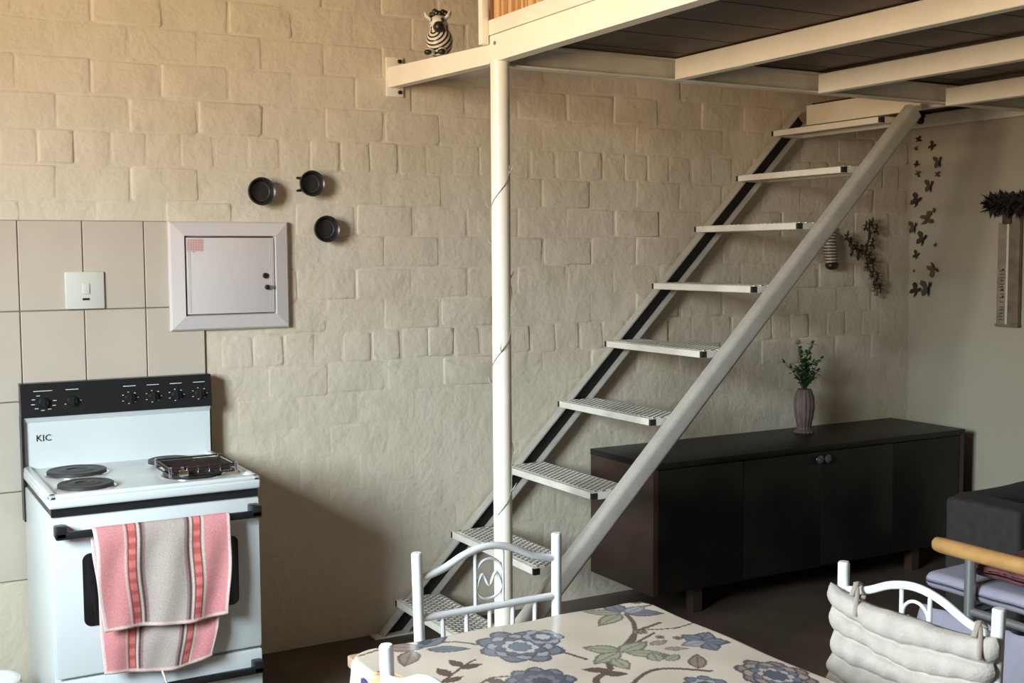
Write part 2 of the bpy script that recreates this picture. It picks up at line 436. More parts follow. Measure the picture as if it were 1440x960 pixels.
for kx, kz in KN:
    bm = bmesh.new(); lathe(bm, [(0.0165, 0.0), (0.0165, 0.005), (0.014, 0.014), (0.012, 0.016)], (kx, pan_y(kz)+0.001, kz), 24, 'y')
    box(bm, (kx-0.003, pan_y(kz)-0.020, kz-0.014), (kx+0.003, pan_y(kz)-0.010, kz+0.014), 0.001, 1)
    obj('knob', bm, BLKPL, cp, smooth=True)
text('logo', 'KIC', (0.549, -0.0628, 0.866), 0.030, FACE_Y, BLKPL, bs, 0.0012)
# bold offset copies of the stroke are avoided: thicken the logo with an underline-free second layer
# oven door, window, handle
dr = B('oven_door', (cx0+0.002, -0.604, 0.240), (cx1-0.002, -0.583, 0.710), COOK, ck, 0.006)
bm = bmesh.new()
def rrect(bm, x0, x1, z0, z1, r_, y0, y1):
    pts = []
    for cx_, cz_, a0 in ((x1-r_, z1-r_, 0), (x0+r_, z1-r_, 90), (x0+r_, z0+r_, 180), (x1-r_, z0+r_, 270)):
        for k in range(7): a = R(a0+15*k); pts.append((cx_+r_*math.cos(a), y0, cz_+r_*math.sin(a)))
    prism(bm, pts, (0, y1-y0, 0))
rrect(bm, 0.568, 1.024, 0.385, 0.600, 0.022, -0.6065, -0.600)
obj('oven_window', bm, BLKG, dr)
bm = bmesh.new()
box(bm, (0.492, -0.652, 0.656), (1.088, -0.634, 0.678), 0.005, 2)
for xx in (0.492, 1.056):
    box(bm, (xx, -0.652, 0.658), (xx+0.032, -0.602, 0.694), 0.005, 2)
obj('door_handle', bm, BLKPL, dr, smooth=True)
dw = B('storage_drawer', (cx0+0.002, -0.604, 0.045), (cx1-0.002, -0.583, 0.232), COOK, ck, 0.005)
bm = bmesh.new(); box(bm, (0.492, -0.640, 0.165), (1.088, -0.622, 0.187), 0.005, 2)
for xx in (0.492, 1.056): box(bm, (xx, -0.640, 0.166), (xx+0.032, -0.602, 0.204), 0.005, 2)
obj('drawer_handle', bm, BLKPL, dw, smooth=True)

# wire toaster rack on the right front plate
rk = thing('stovetop_toaster', 'flat dark wire stovetop toaster with chrome feet lying on right front plate', 'toaster', (0.940, -0.43, 0.785))
gx0, gx1, gy0, gy1, gz = 0.842, 1.044, -0.535, -0.345, 0.800
bm = bmesh.new()
for k in range(12): tube(bm, [(gx0+k*(gx1-gx0)/11, gy0, gz), (gx0+k*(gx1-gx0)/11, gy1, gz)], 0.0018, 6)
for k in range(10): tube(bm, [(gx0, gy0+k*(gy1-gy0)/9, gz+0.003), (gx1, gy0+k*(gy1-gy0)/9, gz+0.003)], 0.0018, 6)
for z in (gz-0.012, gz+0.010):
    tube(bm, [(gx0, gy0, z), (gx1, gy0, z), (gx1, gy1, z), (gx0, gy1, z), (gx0, gy0, z)], 0.003, 6)
obj('wire_grid', bm, mat('browned_wire', (0.045, 0.032, 0.028), 0.45, metal=0.5), rk, smooth=True)
bm = bmesh.new(); box(bm, (gx0+0.012, gy0+0.01, gz-0.010), (gx1-0.012, gy1-0.01, gz-0.004))
obj('perforated_plate', bm, mat('burnt_plate', (0.040, 0.028, 0.026), 0.5, noise_s=60, noise_amt=0.5), rk)
bm = bmesh.new()
for px_, py_ in ((gx0, gy0), (gx1, gy0), (gx0, gy1), (gx1, gy1), (gx0+0.034, gy0-0.008)):
    b9 = bmesh.new(); tube(b9, [(px_, py_, 0.7845), (px_, py_, gz+0.014)], 0.005, 10); obj('chrome_foot', b9, CHROME, rk, smooth=True)
tube(bm, [(gx0+0.022, gy0-0.012, gz-0.004), (gx0+0.050, gy0-0.012, gz-0.004)], 0.009, 10)
for k in range(5): tube(bm, [(gx0+0.05+k*0.034, gy0, gz-0.008), (gx0+0.05+k*0.034, gy0, gz+0.014)], 0.0016, 6)
tag(obj('chrome_clips', bm, CHROME, rk, smooth=True), kind='stuff')

# towel over the oven handle -------------------------------------------------------------
def towel_col(u, v):
    """u 0..1 across: woven stripes"""
    pink, red, beige, cream, dark = (0.68, 0.28, 0.29), (0.52, 0.11, 0.10), (0.46, 0.39, 0.35), (0.66, 0.56, 0.48), (0.10, 0.055, 0.06)
    d = u if u < 0.5 else 1-u
    if d < 0.022: c = (0.80, 0.60, 0.58)
    elif d < 0.205: c = pink
    elif d < 0.220: c = cream
    elif d < 0.228: c = pink
    elif d < 0.236: c = dark
    elif d < 0.288: c = (0.72, 0.20, 0.18) if (v*240) % 2 < 1 else red
    elif d < 0.297: c = dark
    elif d < 0.318: c = cream
    elif d < 0.338: c = dark
    elif d < 0.352: c = (0.30, 0.2, 0.2)
    else: c = beige
    return c
def build_towel():
    NU, NV = 100, 110
    prof = []
    # path of the cloth down the front and down the back, measured as (y, z, drop side)
    L1, L2 = 0.305, 0.435
    co, cols = [], []
    for j in range(NV+1):
        s = -L2 + (L1+L2)*j/NV            # s<0 back layer, s>0 front layer
        for i in range(NU+1):
            u = i/NU
            w_ = abs(s)
            ph = 0.006*math.sin(u*11+1.0)*min(1, w_/0.15) + 0.004*math.sin(u*23+2.2*w_*6)*min(1, w_/0.1)
            if abs(s) < 0.014:
                a = s/0.014*math.pi/2
                y = -0.643 - 0.0135*math.sin(a); z = 0.668 + 0.0135*math.cos(a)
            elif s > 0:
                y = -0.6575 - 0.010*min(1, w_/0.2) - ph*0.8 ; z = 0.668 - (s-0.014)
                y -= 0.006
                y += 0.006*max(0, 1-(s-0.014)/0.03)
            else:
                y = -0.6295 - 0.010*min(1, w_/0.3) - ph*0.5; z = 0.668 - (-s-0.014)
                if z < 0.38: y -= min(0.010, (0.38-z)*0.2)
            nar = 0.030*min(1, w_/0.3)**1.3
            if s < 0: nar2 = 0.062*min(1, w_/0.42)**1.5
            else: nar2 = nar*0.55
            x = (0.590 + nar*0.6) + u*((0.990 - nar2) - (0.590 + nar*0.6))
            x += 0.003*math.sin(s*25+u*4)
            z += 0.006*math.sin(u*6.3+0.5)*min(1, w_/0.25) - (0.012*u*(1-u)*4)*(min(1, w_/0.3) if s < 0 else 0)
            co.append((x, y, z)); c = towel_col(u, (s+L2)); 
            if s > L1-0.010 or s < -L2+0.008: c = (0.80, 0.62, 0.58)
            cols.append((*c, 1))
    faces = [(j*(NU+1)+i, j*(NU+1)+i+1, (j+1)*(NU+1)+i+1, (j+1)*(NU+1)+i) for j in range(NV) for i in range(NU)]
    me = bpy.data.meshes.new('dish_towel'); me.from_pydata(co, [], faces)
    at = me.color_attributes.new('weave', 'FLOAT_COLOR', 'POINT'); at.data.foreach_set('color', np.array(cols, 'f').ravel())
    me.polygons.foreach_set('use_smooth', [True]*len(me.polygons))
    me.materials.append(mat('terry_cloth', (1, 1, 1), 0.95, attr='weave', noise_s=260, noise_amt=0.14, bump=0.0012, bump_s=420))
    o = bpy.data.objects.new('dish_towel', me); COL.objects.link(o)
    md = o.modifiers.new('solid', 'SOLIDIFY'); md.thickness = 0.0022; md.offset = 0
    return o
tw = build_towel(); tag(tw, 'pink and beige striped dish towel folded over the black oven handle', 'towel')
T('hanging_loop', [(0.775, -0.652, 0.232), (0.781, -0.655, 0.215), (0.786, -0.656, 0.196)], 0.0035, mat('loop_tape', (0.75, 0.68, 0.6), 0.9), tw, 8)

# white bucket left of the cooker
bk = thing('plastic_bucket', 'white round plastic bucket rim on the floor left of the cooker', 'bucket', (0.318, -0.33, 0.0))
bm = bmesh.new(); lathe(bm, [(0.075, 0.0), (0.096, 0.170), (0.104, 0.172), (0.104, 0.182), (0.094, 0.182), (0.074, 0.01)], (0.318, -0.33, 0.001), 40)
obj('bucket_body', bm, mat('white_pail', (0.7, 0.72, 0.7), 0.4), bk, smooth=True)
T('wire_handle', [(0.318+0.106*math.cos(a), -0.33+0.106*math.sin(a), 0.165+0.0*a) for a in [k*math.pi/16 for k in range(17)]], 0.0022, STEEL, bk, 8)

# ------------------------------------------------------------------ loft platform
lf = thing('loft_platform', 'cream steel mezzanine frame on a round post with dark timber deck', 'platform', (1.83, -0.835, 0.0))
T('post', [(1.828, -0.835, 0.0), (1.828, -0.835, 2.060)], 0.0305, CREAM, lf, 32)
B('base_plate', (1.768, -0.895, 0.0), (1.888, -0.775, 0.010), CREAM, lf)
T('post', [(1.86, -3.62, 0.0), (1.86, -3.62, 2.055)], 0.0305, CREAM, lf, 32)
# wall arm, slightly dropping from the wall to the post
bm = bmesh.new()
prism(bm, [(1.808, -0.004, 2.078), (1.808, -0.800, 2.054), (1.808, -0.800, 2.113), (1.808, -0.004, 2.152)], (0.040, 0, 0))
wa = obj('wall_arm', bm, CREAM, lf)
B('wall_plate', (1.800, -0.012, 2.045), (1.868, 0.0, 2.190), CREAM, wa, 0.001)
for z in (2.062, 2.176):
    bm = bmesh.new(); lathe(bm, [(0.008, 0), (0.008, 0.006), (0.005, 0.008)], (1.852, -0.012, z), 6, 'y'); obj('anchor_bolt', bm, BLACK, wa)
# long edge beam towards the camera: channel below, board above
def cchan(bm, a, b, u, v, H, Fl, t):
    """C section swept from a to b; v = direction of height, u = direction the flanges point"""
    a, b, u, v = map(Vector, (a, b, u, v))
    prof = [(0, 0), (Fl, 0), (Fl, t), (t, t), (t, H-t), (Fl, H-t), (Fl, H), (0, H)]
    prism(bm, [a + u*p + v*q for p, q in prof], b-a)
bm = bmesh.new(); cchan(bm, (1.806, -0.79, 2.056), (1.806, -3.65, 2.056), (1, 0, 0), (0, 0, 1), 0.082, 0.045, 0.006)
obj('edge_beam', bm, CREAM, lf)
B('edge_board', (1.800, -3.65, 2.1395), (1.828, -0.800, 2.186), CREAM, lf, 0.0015)
bm = bmesh.new(); lathe(bm, [(0.006, 0), (0.006, 0.004), (0.003, 0.005)], (1.806, -0.845, 2.112), 12, 'x')
for v in bm.verts: v.co.x = 1.806 - (v.co.x - 1.806)
obj('screw', bm, STEEL, lf)
# trimmer channel parallel to the wall, open side to the viewer
bm = bmesh.new(); cchan(bm, (1.86, -0.795, 2.045), (4.595, -0.795, 2.040), (0, -1, 0), (0, 0, 1), 0.074, 0.042, 0.006)
obj('trimmer_channel', bm, STAIR, lf)
for bx, zt in ((2.512, 2.047), (3.172, 2.040), (3.855, 2.032)):
    bm = bmesh.new(); box(bm, (bx, -3.65, zt), (bx+0.040, -0.836, zt+0.070), 0.002, 1)
    obj('joist', bm, CREAM, lf, smooth=True)
B('wall_ledger', (4.56, -3.65, 2.050), (4.598, -0.005, 2.110), STAIR, lf)
B('end_beam', (1.806, -3.69, 2.056), (4.595, -3.65, 2.138), CREAM, lf)
bm = bmesh.new(); cchan(bm, (3.93, -0.80, 2.045), (3.93, -0.005, 2.045), (1, 0, 0), (0, 0, 1), 0.074, 0.04, 0.006)
obj('landing_joist', bm, STAIR, lf)
# deck planks running along x; behind the trimmer only where the stair lands
y = -0.80; k = 0
while y > -3.64:
    y1 = max(y-0.118, -3.648)
    B('deck_plank', (1.850, y1+0.0015, 2.1205+0.001*(k % 2)), (4.598, y-0.0015, 2.1400), DECK, lf)
    y = y1; k += 1
y = -0.004
while y > -0.78:
    y1 = max(y-0.118, -0.795)
    B('deck_plank', (3.935, y1+0.0015, 2.1205+0.001*(k % 2)), (4.598, y-0.0015, 2.1400), DECK, lf)
    y = y1; k += 1
# railing upright and reed screen on top
rs = thing('reed_screen', 'split reed screen standing on the loft edge above the post', 'screen', (1.815, -1.6, 2.186))
T0 = [1.802, 1.826]
B('railing_upright', (1.776, -0.815, 2.112), (1.799, -0.790, 2.75), CREAM, lf, 0.001)
bm = bmesh.new(); yy = -0.835; rr = random.Random(3)
while yy > -2.3:
    r_ = rr.uniform(0.0035, 0.0062); x = 1.812+rr.uniform(-.003, .003)
    tube(bm, [(x, yy, 2.187), (x+rr.uniform(-.003, .003), yy+rr.uniform(-.004, .004), 2.46), (x, yy+rr.uniform(-.006, .006), 2.70)], r_, 6, mi=rr.randrange(3)); yy -= r_*2.05
rd = obj('reeds', bm, [mat('reed_a', (0.56, 0.33, 0.14), 0.7), mat('reed_b', (0.42, 0.22, 0.085), 0.7), mat('reed_c', (0.66, 0.42, 0.20), 0.7)], rs, smooth=True); tag(rd, kind='stuff')
B('side_batten', (1.804, -0.833, 2.187), (1.822, -0.817, 2.72), mat('brown_batten', (0.20, 0.08, 0.035), 0.6), rs)

# zebra figurine on the wall arm --------------------------------------------------------
zb = thing('zebra_figurine', 'small sitting zebra figurine with a black muzzle on the wall arm by the post', 'figurine', (1.822, -0.395, 2.133))
zc = (1.818, -0.405)
def blob(bm, c, r_, n1=24, n2=16, col=None):
    vs = bmesh.ops.create_uvsphere(bm, u_segments=n1, v_segments=n2, radius=1.0)['verts']
    for v in vs: v.co = Vector((c[0]+v.co.x*r_[0], c[1]+v.co.y*r_[1], c[2]+v.co.z*r_[2]))
    return vs
STRIPE = bpy.data.materials.new('zebra_stripes'); STRIPE.use_nodes = True
nt = STRIPE.node_tree; b_ = nt.nodes['Principled BSDF']; tc = nt.nodes.new('ShaderNodeTexCoord')
wv = nt.nodes.new('ShaderNodeTexWave'); wv.wave_type = 'RINGS'; wv.rings_direction = 'SPHERICAL'
mp = nt.nodes.new('ShaderNodeMapping'); mp.inputs['Location'].default_value = (0.045, 0.0, -0.088)
wv.inputs['Scale'].default_value = 24; wv.inputs['Distortion'].default_value = 0.6
nt.links.new(tc.outputs['Object'], mp.inputs[0]); nt.links.new(mp.outputs[0], wv.inputs[0])
cr = nt.nodes.new('ShaderNodeValToRGB'); cr.color_ramp.interpolation = 'CONSTANT'
cr.color_ramp.elements[0].color = (0.02, 0.02, 0.018, 1); cr.color_ramp.elements[1].position = 0.42; cr.color_ramp.elements[1].color = (0.72, 0.68, 0.58, 1)
nt.links.new(wv.outputs['Fac'], cr.inputs[0]); nt.links.new(cr.outputs[0], b_.inputs['Base Color']); b_.inputs['Roughness'].default_value = 0.4
bm = bmesh.new(); blob(bm, (zc[0]+0.005, zc[1], 2.188), (0.050, 0.046, 0.056)); blob(bm, (zc[0]-0.004, zc[1], 2.235), (0.036, 0.034, 0.036))
obj('body', bm, STRIPE, zb, smooth=True)
WZ = mat('figurine_white', (0.70, 0.66, 0.58), 0.4); BZ = mat('figurine_black', (0.018, 0.016, 0.014), 0.4)
bm = bmesh.new(); blob(bm, (zc[0]-0.018, zc[1]-0.004, 2.246), (0.034, 0.029, 0.027)); obj('head', bm, WZ, zb, smooth=True)
bm = bmesh.new(); blob(bm, (zc[0]-0.046, zc[1]-0.012, 2.228), (0.020, 0.019, 0.019)); obj('muzzle', bm, BZ, zb, smooth=True)
for s in (1, -1):
    bm = bmesh.new(); tube(bm, [(zc[0]-0.010, zc[1]+s*0.024, 2.258), (zc[0]-0.014, zc[1]+s*0.040, 2.272), (zc[0]-0.014, zc[1]+s*0.046, 2.286)], [0.009, 0.012, 0.004], 10, flat=0.6); obj('ear', bm, WZ, zb, smooth=True)
    bm = bmesh.new(); blob(bm, (zc[0]-0.040, zc[1]+s*0.017-0.006, 2.251), (0.006, 0.007, 0.008), 10, 8); obj('eye', bm, BZ, zb, smooth=True)
    bm = bmesh.new(); blob(bm, (zc[0]-0.036, zc[1]+s*0.022, 2.148), (0.026, 0.016, 0.013), 14, 10); fo = obj('foot', bm, WZ, zb, smooth=True)
    bm = bmesh.new(); blob(bm, (zc[0]-0.055, zc[1]+s*0.024, 2.143), (0.012, 0.014, 0.010), 12, 8); obj('hoof', bm, BZ, fo, smooth=True)
bm = bmesh.new()
for k in range(7): blob(bm, (zc[0]-0.012+0.012*math.cos(k), zc[1]-0.024+0.008*k, 2.280+0.004*math.sin(k*2)), (0.013, 0.010, 0.011), 10, 8)
obj('mane', bm, BZ, zb, smooth=True)

zb.rotation_euler = (0, 0, R(48))
# thin dry vine wound around the post
bm = bmesh.new(); pts = []
for k in range(90):
    zz = 0.62 + 0.0125*k; a = -2.6 + k*0.155 + 0.5*math.sin(k*0.31)
    pts.append((1.828+0.0335*math.cos(a), -0.835+0.0335*math.sin(a), zz))
tube(bm, pts, 0.0011, 5)
for k in range(6, 88, 9):
    p = Vector(pts[k]); d = Vector((p.x-1.828, p.y+0.835, 0)).normalized()
    tube(bm, [p, p + d*0.012 + Vector((0, 0, 0.012)), p + d*0.020 + Vector((0.004, 0, 0.030))], [0.001, 0.0022, 0.0006], 5)
tag(obj('dry_vine', bm, mat('dry_vine', (0.36, 0.34, 0.27), 0.8), smooth=True), 'thin dry vine tendril wound around the white post', 'vine')

# ------------------------------------------------------------------ staircase
sc = thing('staircase', 'steep open cream steel stair with mesh treads climbing to the loft', 'staircase', (1.78, -0.4, 0.0))
def cchan_round(bm, a, b, u, v, H, Fl, t, r_):
    """cold-formed channel: the web-to-flange corners are rounded"""
    a, b, u, v = map(Vector, (a, b, u, v)); prof = []
    for k in range(9): q = k*math.pi/16; prof.append((r_-r_*math.cos(q), r_-r_*math.sin(q)))
    prof = prof  # corner at (0,0)
    prof += [(Fl, 0), (Fl, t), (r_, t), (t, r_), (t, H-r_), (r_, H-t), (Fl, H-t), (Fl, H)]
    for k in range(9): q = k*math.pi/16; prof.append((r_-r_*math.sin(q), H-r_+r_*math.cos(q)))
    prism(bm, [a + u*p + v*q for p, q in prof], b-a)
def stringer(y_web, ydir, fl, top, bot):
    # 45 degree channel; upper edge line x = z + 1.725 ; lower edge line x = z + 1.830
    d = Vector((1, 0, 1)).normalized(); n = Vector((1, 0, -1)).normalized()
    H = 0.105/math.sqrt(2)
    bm = bmesh.new()
    a = Vector((1.725+bot, y_web, bot)); b = Vector((1.725+top, y_web, top))
    (cchan_round(bm, a, b, (0, ydir, 0), n, H, fl, 0.006, 0.020) if ydir > 0 else cchan(bm, a, b, (0, ydir, 0), n, H, fl, 0.006))
    return obj('stringer', bm, STRG, sc, smooth=True), a, b, d, n, H
s1, a, b, d, n, H = stringer(-0.015, -1, 0.045, 2.09, 0.0)
bm = bmesh.new()
p0 = a + Vector((0, -0.0065, 0)); p1 = b + Vector((0, -0.0065, 0))
prism(bm, [p0+n*0.007, p0+n*(H-0.007), p0+n*(H-0.007)+Vector((0, -0.002, 0)), p0+n*0.007+Vector((0, -0.002, 0))], p1-p0)
tag(obj('web_strip', bm, BLACK, s1), 'black strip along the inner web of the stringer')  # flat black strip laid over the inner web
# front stringer: foot to channel, web to the viewer
s2, a2, b2, *_ = stringer(-0.752, 1, 0.045, 2.045, 0.0)
for yy in (-0.062, -0.752):
    B('foot_plate', (1.70, yy, 0.0), (1.90, yy+0.05, 0.006), STAIR, sc)
B('head_plate', (3.850, -0.715, 2.030), (3.856, -0.060, 2.118), CREAM, sc)
NOSE = [(3.641, 1.982), (3.440, 1.778), (3.210, 1.555), (2.985, 1.315), (2.745, 1.080), (2.515, 0.845), (2.262, 0.602), (2.024, 0.366), (1.785, 0.130)]
TD = 0.185
def tread(nx, nz, fine):
    bm = bmesh.new(); hb = 0.0125
    y0, y1 = -0.700, -0.062
    box(bm, (nx-0.0, y0, nz-hb), (nx+0.025, y1, nz+hb), 0.0015, 1)             # nose tube
    box(bm, (nx+TD-0.025, y0, nz-hb), (nx+TD, y1, nz+hb), 0.0015, 1)           # rear tube
    box(bm, (nx+0.025, y1-0.025, nz-hb), (nx+TD-0.025, y1, nz+hb))
    box(bm, (nx+0.025, y0, nz-hb), (nx+TD-0.025, y0+0.025, nz+hb))
    box(bm, (nx+0.100, y0-0.045, nz-0.011), (nx+0.150, y0, nz+0.002))           # lugs into the stringers
    box(bm, (nx+0.100, y1, nz-0.011), (nx+0.150, y1+0.040, nz+0.002))
    t = obj('tread', bm, STAIR, sc, smooth=True)
    for ya in (y0-0.0005, y1-0.0115):
        B('end_cap', (nx-0.0012, ya, nz-0.0115), (nx+0.022, ya+0.012, nz+0.0115), BLKPL, t)
    bm = bmesh.new(); z = nz+hb-0.001
    # expanded metal: two families of thin slanted strands
    xa, xb = nx+0.016, nx+TD-0.010; W = xb-xa
    p = 0.044; y = y0+0.008 - W
    def strand(ys, sl):
        pts = []
        for k in range(13):
            x = xa + W*k/12; yy = ys + sl*(x-xa)
            pts.append((x, yy))
        pts = [q for q in pts if y0+0.004 <= q[1] <= y1-0.004]
        if len(pts) < 2: return
        (xs, ya), (xe, ye) = pts[0], pts[-1]
        dx, dy = xe-xs, ye-ya; L = math.hypot(dx, dy); px_, py_ = -dy/L*0.0028, dx/L*0.0028
        prism(bm, [(xs+px_, ya+py_, z), (xe+px_, ye+py_, z), (xe-px_, ye-py_, z), (xs-px_, ya-py_, z)], (0, 0, 0.0035))
    while y < y1 + W:
        strand(y, 0.75); strand(y, -0.75); y += p*0.62
    g_ = obj('grating', bm, STRG, t); tag(g_, kind='stuff')
for nx, nz in NOSE: tread(nx, nz, True)

# ------------------------------------------------------------------ sideboard
sb = thing('sideboard', 'long low espresso wood sideboard against the brick wall under the stairs', 'sideboard', (3.59, -0.225, 0.0))
sx0, sx1, syf = 2.708, 4.480, -0.450
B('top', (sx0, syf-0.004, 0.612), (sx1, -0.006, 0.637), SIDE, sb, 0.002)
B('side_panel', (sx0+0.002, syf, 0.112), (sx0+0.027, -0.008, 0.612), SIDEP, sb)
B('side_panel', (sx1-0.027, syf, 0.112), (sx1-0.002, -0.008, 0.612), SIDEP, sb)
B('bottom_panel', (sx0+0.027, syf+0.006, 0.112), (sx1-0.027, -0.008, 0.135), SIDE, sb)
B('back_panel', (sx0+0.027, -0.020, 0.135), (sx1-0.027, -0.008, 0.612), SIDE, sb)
nd = 4; dwid = (sx1-sx0-0.054)/nd
for k in range(nd):
    dx0 = sx0+0.027+k*dwid
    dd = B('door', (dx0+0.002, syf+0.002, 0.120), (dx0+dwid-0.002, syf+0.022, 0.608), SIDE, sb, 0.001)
    if k in (1, 2):
        kx = dx0+dwid-0.022 if k == 1 else dx0+0.022
        bm = bmesh.new(); lathe(bm, [(0.010, 0.0), (0.007, 0.006), (0.017, 0.012), (0.018, 0.018), (0.011, 0.023)], (kx, syf+0.003, 0.578), 20, 'y')
        obj('knob', bm, mat('pewter', (0.20, 0.21, 0.22), 0.32, metal=0.8), dd, smooth=True)
for lx in (sx0+0.235, sx1-0.28):
    for ly in (syf+0.045, -0.08):
        B('leg', (lx, ly, 0.0), (lx+0.045, ly+0.045, 0.112), SIDEP, sb)

# vase and plant
vs = thing('fluted_vase', 'slender fluted grey brown vase on the sideboard', 'vase', (3.772, -0.150, 0.637))
bm = bmesh.new()
lathe(bm, [(0.042, 0.0), (0.046, 0.004), (0.040, 0.012), (0.030, 0.018), (0.032, 0.035), (0.040, 0.075), (0.046, 0.120), (0.043, 0.165), (0.033, 0.192), (0.030, 0.200), (0.025, 0.200), (0.022, 0.15), (0.015, 0.05)], (3.772, -0.150, 0.637), 72, 'z', 14, 0.05)
obj('vase_body', bm, mat('vase_ceramic', (0.16, 0.115, 0.10), 0.6, noise_s=25, noise_amt=0.25), vs, smooth=True, autosm=False)
fp = thing('green_sprig', 'sprig of small dark green leaves in the vase on the sideboard', 'plant', (3.772, -0.150, 0.80))
GRN = [mat('leaf_dark', (0.035, 0.085, 0.035), 0.5), mat('leaf_mid', (0.06, 0.125, 0.055), 0.5)]
STM = mat('stem_green', (0.05, 0.08, 0.03), 0.6)
rr = random.Random(11); lv = bmesh.new(); stm = bmesh.new()
def leaf(bm, p, d, L, W, mi):
    d = d.normalized(); a = Vector((0, 0, 1)) if abs(d.z) < .9 else Vector((1, 0, 0)); u = d.cross(a).normalized(); nn = u.cross(d)
    q = [p, p+d*L*.35+u*W+nn*W*.25, p+d*L*.7+u*W*.8+nn*W*.2, p+d*L, p+d*L*.7-u*W*.8+nn*W*.2, p+d*L*.35-u*W+nn*W*.25, p+d*L*.5]
    v = [bm.verts.new(x) for x in q]
    for i, j in ((0, 1), (1, 2), (2, 3), (3, 4), (4, 5), (5, 0)): f = bm.faces.new((v[i], v[j], v[6])); f.material_index = mi
tips = [(-.085, .13), (-.03, .175), (-.035, .215), (0.0, .14), (.02, .17), (.028, .215), (.04, .13), (.055, .09), (-.01, .10), (-.05, .10), (.015, .12), (.03, .06), (-.02, .15), (.05, .15)]
for tx, tz in tips:
    base = Vector((3.772, -0.150, 0.815)); tip = Vector((3.772+tx*0.95, -0.150-tx*0.5+rr.uniform(-.03, .03), 0.825+tz))
    mid = base.lerp(tip, 0.5)+Vector((tx*-0.2, 0, 0.02)); P = bez([base, mid, tip], 8)
    tube(stm, P, [0.0022-0.0002*i for i in range(9)], 5)
    for i in range(2, 9):
        for s in range(4):
            dd_ = Vector((rr.uniform(-1, 1), rr.uniform(-1, 1), rr.uniform(-.3, 1)))
            leaf(lv, P[i], dd_, rr.uniform(.018, .032), rr.uniform(.006, .010), rr.randrange(2))
o = obj('leaves', lv, GRN, fp); tag(o, kind='stuff'); obj('stems', stm, STM, fp, smooth=True)

# ------------------------------------------------------------------ ornaments right of the stairs
zh = thing('zebra_ornament', 'small hanging striped zebra ornament with black muzzle beside the upper stringer', 'ornament', (4.030, -0.002, 1.53))
bm = bmesh.new(); tube(bm, [(4.036, -0.022, 1.545), (4.032, -0.026, 1.500), (4.034, -0.034, 1.450), (4.036, -0.040, 1.405)], [0.030, 0.034, 0.030, 0.026], 18)
S2 = bpy.data.materials.new('striped_cloth'); S2.use_nodes = True
nt = S2.node_tree; b_ = nt.nodes['Principled BSDF']; tc = nt.nodes.new('ShaderNodeTexCoord'); wv = nt.nodes.new('ShaderNodeTexWave'); wv.bands_direction = 'Z'
wv.inputs['Scale'].default_value = 22; wv.inputs['Distortion'].default_value = 1.5
nt.links.new(tc.outputs['Object'], wv.inputs[0]); cr = nt.nodes.new('ShaderNodeValToRGB'); cr.color_ramp.interpolation = 'CONSTANT'
cr.color_ramp.elements[0].color = (0.05, 0.04, 0.03, 1); cr.color_ramp.elements[1].position = 0.45; cr.color_ramp.elements[1].color = (0.50, 0.47, 0.38, 1)
nt.links.new(wv.outputs['Fac'], cr.inputs[0]); nt.links.new(cr.outputs[0], b_.inputs['Base Color'])
obj('striped_head', bm, S2, zh, smooth=True)
bm = bmesh.new(); blob(bm, (4.036, -0.042, 1.392), (0.032, 0.030, 0.022)); obj('muzzle', bm, BZ, zh, smooth=True)
for s in (-1, 1):
    bm = bmesh.new(); tube(bm, [(4.036+s*0.02, -0.02, 1.535), (4.038+s*0.032, -0.02, 1.570)], [0.010, 0.006], 8); obj('ear', bm, BZ, zh, smooth=True)

sp = thing('metal_flower_spray', 'dark wooden flower spray drooping on the wall right of the stairs', 'ornament', (4.28, -0.002, 1.44))
FL = mat('dark_carved_wood', (0.060, 0.036, 0.022), 0.55); FLL = mat('pale_carved_wood', (0.26, 0.20, 0.13), 0.6)
bm = bmesh.new()
main = smooth_path([(4.300, -0.02, 1.610), (4.285, -0.03, 1.52), (4.270, -0.03, 1.44), (4.300, -0.03, 1.36), (4.350, -0.02, 1.265)], 6)
tube(bm, main, 0.004, 6); side_ = smooth_path([(4.265, -0.03, 1.44), (4.20, -0.03, 1.475), (4.145, -0.02, 1.52)], 6); tube(bm, side_, 0.0035, 6)
obj('twig', bm, FL, sp, smooth=True)
rr = random.Random(5)
flo = [(4.300, 1.590), (4.330, 1.560), (4.262, 1.575), (4.290, 1.530), (4.305, 1.495), (4.270, 1.470), (4.240, 1.465), (4.200, 1.475), (4.165, 1.500), (4.140, 1.525), (4.175, 1.455), (4.215, 1.440), (4.285, 1.430), (4.310, 1.400), (4.275, 1.390), (4.310, 1.350), (4.345, 1.335), (4.330, 1.300), (4.360, 1.285)]
for fx, fz in flo:
    bm = bmesh.new(); c = Vector((fx, -0.034, fz)); ph = rr.uniform(0, 1)
    for k in range(6):
        a = ph + k*math.pi/3; leaf(bm, c, Vector((math.cos(a), -0.35, math.sin(a))), 0.034, 0.0085, 0)
    blob(bm, c, (0.006, 0.006, 0.006), 8, 6)
    md = obj('flower', bm, FL, sp)
for fx, fz in ((4.275, 1.375), (4.305, 1.335), (4.325, 1.275), (4.345, 1.255)):
    bm = bmesh.new(); c = Vector((fx, -0.030, fz))
    for k in range(5): leaf(bm, c, Vector((math.cos(k*1.26), -0.2, math.sin(k*1.26))), 0.026, 0.009, 0)
    obj('pale_flower', bm, FLL, sp)

